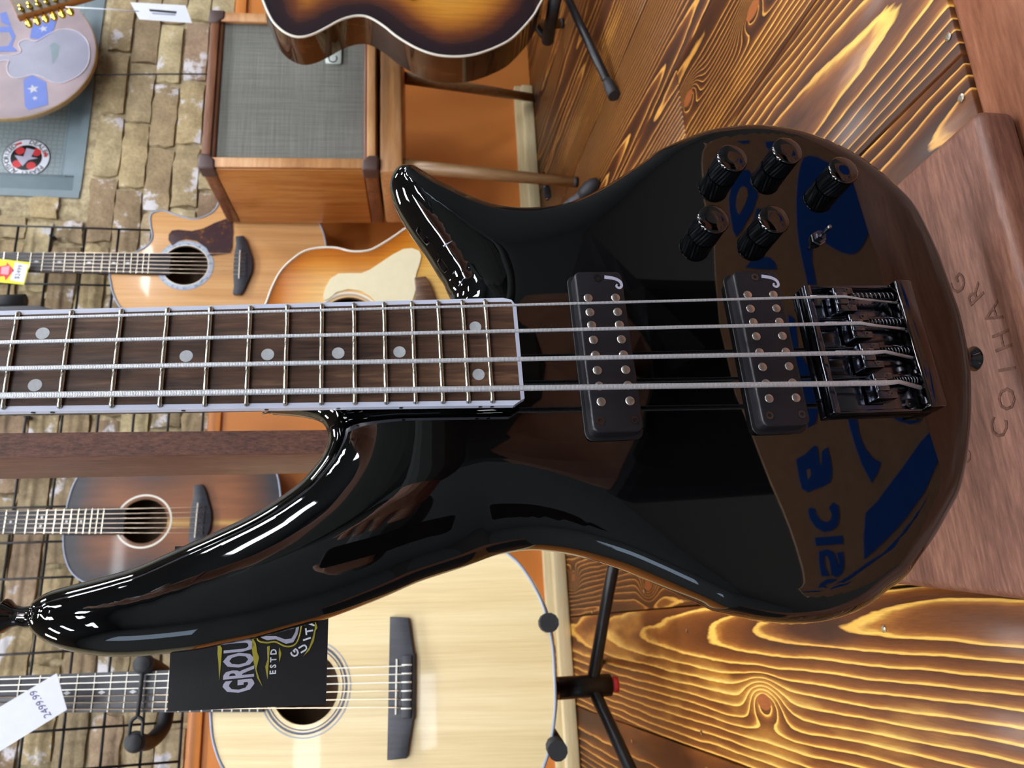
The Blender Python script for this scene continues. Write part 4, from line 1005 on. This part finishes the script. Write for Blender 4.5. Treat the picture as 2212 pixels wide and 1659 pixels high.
# round dealer sticker on the pane
FK = vframe(at_Y(57,341,WALL+.041)); kr = abs(loc(FK,109,341).y)
sk = tag(obj('round_sticker', prism_me(circ(kr,48), 0, .0006), MT['darkink'], M=FK), 'round black and red authorized dealer sticker on the grey window pane', 'sticker')
annulus('white_band', kr*.66, kr*.96, .0006,.0009, MT['white'], sk)
prism('black_disc', circ(kr*.655,40), .0006,.0008, MT['tubeblack'], sk)
for k,(tx,st_,mm) in enumerate((('PEAVEY AUTHORIZED',205,'darkink'),('DEALER',0,'darkink'))):
    chars = list(tx); span = 190 if k == 0 else 66; a0 = 235 if k == 0 else 350
    for i,ch in enumerate(chars):
        if ch == ' ': continue
        an = math.radians(a0 - span*i/(len(chars)-1)); rr = kr*.81
        obj('letter', text_me(ch, kr*.30, .0001, bold=.0003), MT[mm], sk, T(rr*math.cos(an),rr*math.sin(an),.001) @ Matrix.Rotation(an-math.pi/2,4,'Z'))
for an in (25,-80): 
    a_ = math.radians(an+5); box('red_stamp', -.008,.008,-.003,.003,.0009,.0012, MT['red'], sk, M=T(kr*.81*math.cos(a_),kr*.81*math.sin(a_),0) @ Matrix.Rotation(a_-math.pi/2,4,'Z'))
for (x,y) in ((-.35,.35),(.35,.3),(-.4,-.25),(.3,-.4)): prism('red_patch', circ(kr*.2,12,x*kr,y*kr), .0008,.001, MT['red'], sk)
prism('emblem', [(-.45*kr,.1*kr),(.1*kr,.5*kr),(.05*kr,.12*kr),(.5*kr,.05*kr),(.42*kr,-.3*kr),(.05*kr,-.2*kr),(.0,-.5*kr),(-.12*kr,-.1*kr)], .001,.0013, MT['silverink'], sk)
# white tag on a thread from the twelve-string head
Yt = 1.55
FT = vframe(at_Y(350,26,Yt)); tp = px_poly([(281,5),(401,12),(415,50),(301,42)],FT)
tg1 = tag(obj('price_tag', prism_me(tp,0,.0006), MT['white'], M=FT), 'white barcode tag hanging on a thread from the twelve-string head', 'tag')
prism('barcode', px_poly([(322,20),(382,25),(381,30),(324,25)],FT), .0006,.0008, MT['darkink'], tg1)
prism('barcode', px_poly([(328,28),(380,31),(379,34),(330,31)],FT), .0006,.0008, MT['greyink'], tg1)
q0 = loc(FT,300,25); q1 = loc(FT,142,15)
tube('thread', [(q0.x,q0.y,.0008),((q0.x+q1.x)/2,(q0.y+q1.y)/2,.001),(q1.x,q1.y,0)], .0012, MT['white'], tg1, 6)
# handwritten price tag in front of the nylon guitar's neck
YP = (F4 @ Vector((0,.5,0))).y-.06
FP = vframe(at_Y(80,1540,YP)); pp = px_poly([(123,1454),(145,1533),(0,1623),(-60,1640),(-80,1560),(0,1527)],FP)
tg2 = tag(obj('price_tag', prism_me(pp,0,.0006), MT['white'], M=FP), 'white tag with handwritten price in front of the nylon guitar neck', 'tag')
a_ = loc(FP,108,1552); b_ = loc(FP,70,1490); dv = b_-a_
me = text_me('2499.99', .030, .0001, .15)
obj('handwriting', me, MT['inkblue'], tg2, T((a_.x+b_.x)/2,(a_.y+b_.y)/2,.0007) @ Matrix.Rotation(math.atan2(dv.y,dv.x),4,'Z') @ Matrix.Diagonal((dv.length/.105,dv.length/.105,1,1)))
p_t = loc(FP,-70,1600); tube('thread', [(p_t.x,p_t.y,.0007),(p_t.x-.01,p_t.y+.12,-.02)], .0008, MT['white'], tg2, 6)
# yellow sale tag on the cedar guitar's neck
YY = GY-.022
FY = vframe(at_Y(30,588,YY)); yp = px_poly([(-40,555),(0,560),(65,567),(52,615),(0,610),(-45,604)],FY)
tg3 = tag(obj('sale_tag', prism_me(yp,0,.0006), MT['yellow'], M=FY), 'yellow sale tag with red arrow on the cedar guitar neck', 'tag')
prism('white_panel', px_poly([(33,567),(61,572),(51,611),(22,605)],FY), .0006,.0008, MT['white'], tg3)
prism('red_arrow', px_poly([(2,575),(14,573),(15,566),(31,584),(12,607),(10,597),(-10,599),(-8,578)],FY), .0006,.0008, MT['red'], tg3)
prism('arrow_print', px_poly([(4,577),(21,575),(18,594),(2,592)],FY), .0008,.001, MT['pinkprint'] if 'pinkprint' in MT else plain('pink_print',(236,160,176),.5), tg3)
a_ = loc(FY,36,604); b_ = loc(FY,46,572); dv = b_-a_
obj('price_print', text_me('$2499', .014, .0001), MT['darkink'], tg3, T((a_.x+b_.x)/2,(a_.y+b_.y)/2,.0009) @ Matrix.Rotation(math.atan2(dv.y,dv.x),4,'Z') @ Matrix.Diagonal((dv.length/.037,dv.length/.037,1,1)))
p_t = loc(FY,-40,580); tube('thread', [(p_t.x,p_t.y,.0007),(p_t.x,p_t.y+.1,.004)], .0008, MT['white'], tg3, 6)
# black card with the shop crest behind the horn
YC = .475
FC = vframe(at_Y(540,1350,YC)); C_ = lambda x,y: loc(FC,x,y)
cp_ = px_poly([(378,1180),(362,1537),(704,1522),(714,1175)],FC)
cdn = tag(obj('hang_card', prism_me(cp_,-.0006,0), MT['cardblack'], M=FC), 'black card with silver and mustard crest hanging behind the bass horn', 'card')
def card_text(s, x0,y0,x1,y1, hgt, mm, sx_=1.0):
    a_ = C_(x0,y0); b_ = C_(x1,y1); dv = b_-a_; me = text_me(s, 1.0, .0001, 0, 'LEFT', .028)
    w_ = max(v.co.x for v in me.vertices)-min(v.co.x for v in me.vertices); hh = max(v.co.y for v in me.vertices)-min(v.co.y for v in me.vertices); x_ = min(v.co.x for v in me.vertices)
    k = dv.length/w_; ky = hgt/hh
    return obj('lettering', me, MT[mm], cdn, T(a_.x,a_.y,.0003) @ Matrix.Rotation(math.atan2(dv.y,dv.x),4,'Z') @ Matrix.Diagonal((k,ky,1,1)) @ T(-x_,0,0))
hG = (C_(478,1460)-C_(552,1460)).length
card_text('GROUND', 519,1496, 521,1322, hG*.92, 'silverink')
card_text('E S T D', 590,1456, 592,1402, .0035, 'white')
for ch,x,y,rot in (('G',638,1410,40),('U',656,1400,28),('I',664,1380,16),('T',669,1363,8),('A',672,1345,2)):
    p = C_(x,y); obj('lettering', text_me(ch,.0058,.0001,bold=.00018), MT['white'], cdn, T(p.x,p.y,.0003) @ Matrix.Rotation(math.radians(rot),4,'Z'))
tube('crest_outline', [(*C_(*q)[:2],.0004) for q in catmull([(556,1378),(575,1388),(595,1386),(618,1396),(638,1392),(648,1372),(652,1345),(650,1320),(640,1300),(600,1310),(570,1330)],5,True)], .0005, MT['goldink'], cdn, 6, closed=True)
prism('crest', px_poly([(561,1376),(577,1383),(596,1381),(618,1391),(634,1387),(643,1370),(648,1345),(645,1320),(610,1318),(580,1340)],FC), .0001,.0003, MT['silverink'], cdn)
prism('crest_inner', px_poly([(570,1374),(596,1374),(616,1381),(630,1379),(638,1365),(641,1345),(600,1340),(575,1360)],FC), .0003,.0005, MT['cardblack'], cdn)
card_text('G', 628,1384,628,1352, .008, 'silverink')
for sc_ in ([(471,1392),(476,1395),(480,1400),(478,1430),(474,1470),(472,1430),(470,1412)],[(545,1377),(553,1390),(556,1410),(560,1420),(554,1445),(560,1465),(568,1484),(556,1465),(548,1430),(544,1400)],[(577,1397),(583,1395),(581,1430),(578,1468),(573,1440),(578,1425)],[(604,1398),(608,1412),(604,1430),(602,1410)],[(681,1340),(686,1356),(682,1362),(678,1385),(668,1405),(655,1418),(668,1398),(676,1375),(680,1358)]):
    prism('scroll', px_poly(sc_,FC), .0001,.0004, MT['goldink'], cdn)
c0 = C_(372,1300); hn = FC.inverted() @ (FB @ Vector((ph.x+.01,ph.y-.03,-.06)))
tube('cord', [(c0.x,c0.y-.003,-.0003),((c0.x+hn.x)/2,(c0.y+hn.y)/2,hn.z*.5),(hn.x,hn.y,hn.z)], .0006, MT['tubeblack'], cdn, 6)
# ------------------------------------------------------------------ the photographer, seen only mirrored in the lacquer
MT['skin'] = plain('skin', (198,150,128), .5); MT['shirt'] = plain('dark_green_grey_cloth', (84,92,92), .8); MT['trouser'] = plain('black_cloth', (24,25,30), .8)
MT['apron'] = plain('tan_brown_cloth', (236,192,154), .85); MT['print'] = plain('royal_blue_print', (40,120,255), .5); MT['hair'] = plain('dark_hair', (40,30,26), .6)
PXc, PYc = .42, -.26
per = thing('person', 'person in dark shirt and tan printed apron holding up a phone before the stage', 'person', T(PXc,PYc,SHOP))
def skin_mesh(name, nodes, edges, mat, parent, lv=2, root=0):
    me = bpy.data.meshes.new(name); me.from_pydata([n[0] for n in nodes], edges, []); o = obj(name, me, mat, parent)
    o.modifiers.new('s','SKIN'); sv = me.skin_vertices[0].data
    for i,nn in enumerate(nodes): sv[i].radius = (nn[1],nn[2] if len(nn)>2 else nn[1])
    sv[root].use_root = True
    ss = o.modifiers.new('d','SUBSURF'); ss.levels = lv; ss.render_levels = lv
    for p in me.polygons: p.use_smooth = True
    return o
ph_ = Vector((-PXc,-PYc-.05,CAMH-SHOP))      # phone place in the person's frame
N = [((0,0,.93),.15,.11),((0,0,1.12),.13,.10),((0,0,1.30),.15,.105),((0,.01,1.43),.09,.07),((0,.02,1.50),.055,.055),((0,.04,1.60),.085,.10),((0,.03,1.70),.075,.085),
     ((.09,0,.86),.085),((.10,.01,.48),.058),((.10,-.01,.09),.04),((.11,.12,.03),.038),((-.09,0,.86),.085),((-.10,.01,.48),.058),((-.10,-.01,.09),.04),((-.11,.12,.03),.038),
     ((.19,0,1.39),.055),((.20,.06,1.12),.042),((ph_.x+.14,ph_.y-.04,ph_.z-.03),.030),((ph_.x+.095,ph_.y-.025,ph_.z-.01),.034),
     ((-.19,0,1.39),.055),((-.30,.02,1.13),.042),((ph_.x-.13,ph_.y-.06,ph_.z-.04),.030),((ph_.x-.085,ph_.y-.03,ph_.z-.015),.034)]
Ed = [(0,1),(1,2),(2,3),(3,4),(4,5),(5,6),(0,7),(7,8),(8,9),(9,10),(0,11),(11,12),(12,13),(13,14),(2,15),(15,16),(16,17),(17,18),(2,19),(19,20),(20,21),(21,22)]
for s,bi in ((1,18),(-1,22)):
    b = Vector(N[bi][0])
    for k in range(4):
        z = .032-.021*k; i = len(N); ln = (.034,.038,.036,.028)[k]
        N += [((b.x-s*.012,b.y+.004,b.z+z),.010),((b.x-s*(.012+ln),b.y+.004,b.z+z),.009),((b.x-s*(.012+ln+.012),b.y+.022,b.z+z),.0085)]
        Ed += [(bi,i),(i,i+1),(i+1,i+2)]
    i = len(N); N += [((b.x-s*.005,b.y-.012,b.z+.045),.011),((b.x-s*.03,b.y-.018,b.z+.055),.009)]; Ed += [(bi,i),(i,i+1)]
bodyp = skin_mesh('body', N, Ed, MT['skin'], per)
hair = skin_mesh('hair', [((0,.0,1.70),.09,.09),((0,-.02,1.62),.09,.07)], [(0,1)], MT['hair'], per)
skin_mesh('shirt', [((0,0,.90),.17,.125),((0,0,1.12),.15,.12),((0,0,1.30),.17,.125),((0,.005,1.42),.10,.08),((.19,0,1.39),.068),((.20,.06,1.12),.056),((ph_.x+.17,ph_.y-.045,ph_.z-.035),.042),((-.19,0,1.39),.068),((-.30,.02,1.13),.056),((ph_.x-.15,ph_.y-.06,ph_.z-.04),.042)], [(0,1),(1,2),(2,3),(2,4),(4,5),(5,6),(2,7),(7,8),(8,9)], MT['shirt'], per)
skin_mesh('trousers', [((0,0,.94),.16,.12),((.09,0,.82),.10),((.10,.01,.48),.075),((.10,0,.10),.06),((-.09,0,.82),.10),((-.10,.01,.48),.075),((-.10,0,.10),.06)], [(0,1),(1,2),(2,3),(0,4),(4,5),(5,6)], MT['trouser'], per)
# eyes, nose, mouth
for s in (-1,1): lathe('eye', [(.002,-.008),(.009,-.004),(.011,0),(.009,.004),(.002,.008)], MT['white'], per, T(s*.032,.135,1.625) @ Matrix.Rotation(math.pi/2,4,'X'), 14)
lathe('nose', [(.014,0),(.012,.015),(.006,.03)], MT['skin'], per, T(0,.13,1.585) @ Matrix.Rotation(-.9,4,'X'), 12)
tube('mouth', [(-.022,.136,1.55),(0,.142,1.547),(.022,.136,1.55)], .005, plain('lips',(170,98,92),.5), per, 8)
# apron hung in front, its print found by following the mirror path off the flat face of the bass
nB = Vector((FB[0][2],FB[1][2],FB[2][2])); oB = FB.translation + nB*TOP
CAMm = CAM - nB*(2*(CAM-oB).dot(nB))
YAP = PYc+.135
FAP = mtx(Vector((PXc,YAP,0)), Vector((-1,0,0)), Vector((0,0,1)), Vector((0,1,0)))
def mir(x,y):
    r = ray(x,y); p = CAM + r*((oB-CAM).dot(nB)/r.dot(nB)); d = p-CAMm; t = (YAP-CAMm.y)/d.y
    q = FAP.inverted() @ (CAMm+d*t); return (q.x,q.y)
def c3(L_): return [mir(1400+.2653*x,260+.2653*y) for x,y in L_]
def c6(L_): return [mir(1600+.2894*x,900+.2894*y) for x,y in L_]
def c4(L_): return [mir(1700+.241*x,560+.241*y) for x,y in L_]
edge = [mir(*p) for p in ((1522,300),(1517,348),(1522,432),(1543,512),(1546,592),(1556,700),(1590,850),(1612,900),(1643,984),(1667,1045),(1690,1097),(1707,1140),(1722,1184),(1736,1233),(1739,1259),(1724,1297))]
lo_ = [(edge[-1][0]+.10,edge[-1][1]-.01),(edge[-1][0]+.16,-.6),(edge[0][0]-.16,-.6),(edge[0][0]-.10,edge[0][1]-.01)]
ap = prism('apron', edge+lo_, -.003, 0, MT['apron'], per)
ap.matrix_local = T(-PXc,-PYc,-SHOP) @ FAP
# the cloth goes on round the hips
shapes = [c3([(750,400),(820,410),(870,500),(890,620),(850,740),(800,820),(760,900),(715,950),(690,900),(665,750),(655,640),(680,520),(710,430)]),
 c3([(1260,310),(1310,290),(1370,300),(1450,340),(1560,400),(1680,470),(1760,540),(1810,620),(1835,720),(1825,830),(1790,930),(1740,1030),(1690,1080),(1640,1095),(1580,1080),(1500,1040),(1440,1000),(1380,1000),(1330,1060),(1330,1150),(1350,1250),(1365,1340),(1295,1340),(1280,1250),(1250,1130),(1225,1000),(1210,850),(1205,650),(1215,500),(1230,400)]),
 c3([(790,1200),(840,1140),(920,1110),(990,1120),(1030,1160),(1045,1215),(900,1212)]), c3([(880,720),(905,715),(912,780),(850,840)]),
 c3([(1980,850),(2020,880),(2060,960),(2090,1050),(2111,1170),(2060,1080),(1975,990)]), c3([(950,180),(1040,170),(1050,230),(1000,250),(960,220)]), c3([(715,165),(820,160),(825,185),(770,195)]),
 [mir(*p) for p in ((1702,680),(1716,690),(1724,760),(1738,780),(1750,800),(1766,890),(1760,915),(1745,925),(1738,860),(1720,800),(1706,740))],
 c4([(1050,0),(1095,0),(1150,180),(1230,330),(1300,560),(1340,700),(1335,830),(1300,830),(1270,650),(1200,430),(1120,200)]),
 c4([(600,250),(800,240),(900,330),(980,560),(1020,800),(900,780),(800,640),(700,460)]),
 c6([(790,0),(860,0),(880,130),(920,230),(980,310),(1045,345),(1025,410),(975,495),(950,450),(900,350),(850,210),(820,110)]),
 c6([(1120,0),(1350,0),(1330,40),(1260,60),(1190,40)]),
 c6([(1440,85),(1490,100),(1498,180),(1470,330),(1370,560),(1330,620),(1210,780),(1150,850),(1040,960),(920,1065),(915,900),(930,720),(1010,640),(1100,520),(1220,360),(1340,190)]),
 c6([(1400,600),(1320,760),(1220,900),(1130,1000),(1000,1080),(880,1170),(780,1260),(710,1305),(760,1230),(850,1160),(930,1100),(1060,1020),(1180,900),(1260,800),(1340,690)]),
 c6([(410,320),(480,280),(550,215),(570,230),(580,330),(600,380),(605,260),(645,230),(665,310),(680,420),(665,490),(620,520),(560,540),(500,565),(455,540),(435,470)]),
 c6([(690,640),(725,670),(732,740),(720,810),(680,850),(620,865),(560,830),(510,760),(500,700),(515,680),(555,690),(560,730),(600,780),(640,790),(670,770),(680,730),(655,680)]),
 c6([(550,905),(755,890),(760,950),(560,965)]),
 c6([(580,1010),(640,990),(690,1010),(715,1080),(720,1120),(735,1100),(715,1020),(760,1010),(770,1090),(755,1170),(710,1200),(675,1180),(660,1080),(645,1040),(620,1050),(625,1120),(660,1190),(600,1190),(585,1110)]),
 c6([(590,1250),(640,1215),(720,1215),(680,1245),(640,1260),(620,1290),(660,1300),(630,1330),(580,1320)]), c6([(690,1380),(770,1310),(865,1295),(850,1340),(780,1380),(710,1400)]), c6([(430,1440),(560,1410),(630,1420),(600,1460),(480,1470)])]
for s_ in shapes: prism('print', s_, .0004, .0012, MT['print'], ap)
prism('print_gap', c3([(770,540),(805,560),(810,620),(780,700),(735,775),(712,700),(720,620),(745,560)]), .0012,.0016, MT['apron'], ap)
prism('print_gap', c6([(490,400),(515,390),(520,440),(500,470)]), .0012,.0016, MT['apron'], ap)
phn = tag(obj('phone', prism_me(rrect(.15,.072,.012), -.004, .004), MT['tubeblack'], M=cam.matrix_world @ T(.045,-.02,.02)), 'black phone held up in both hands in front of the bass', 'phone'); bev(phn,.002)
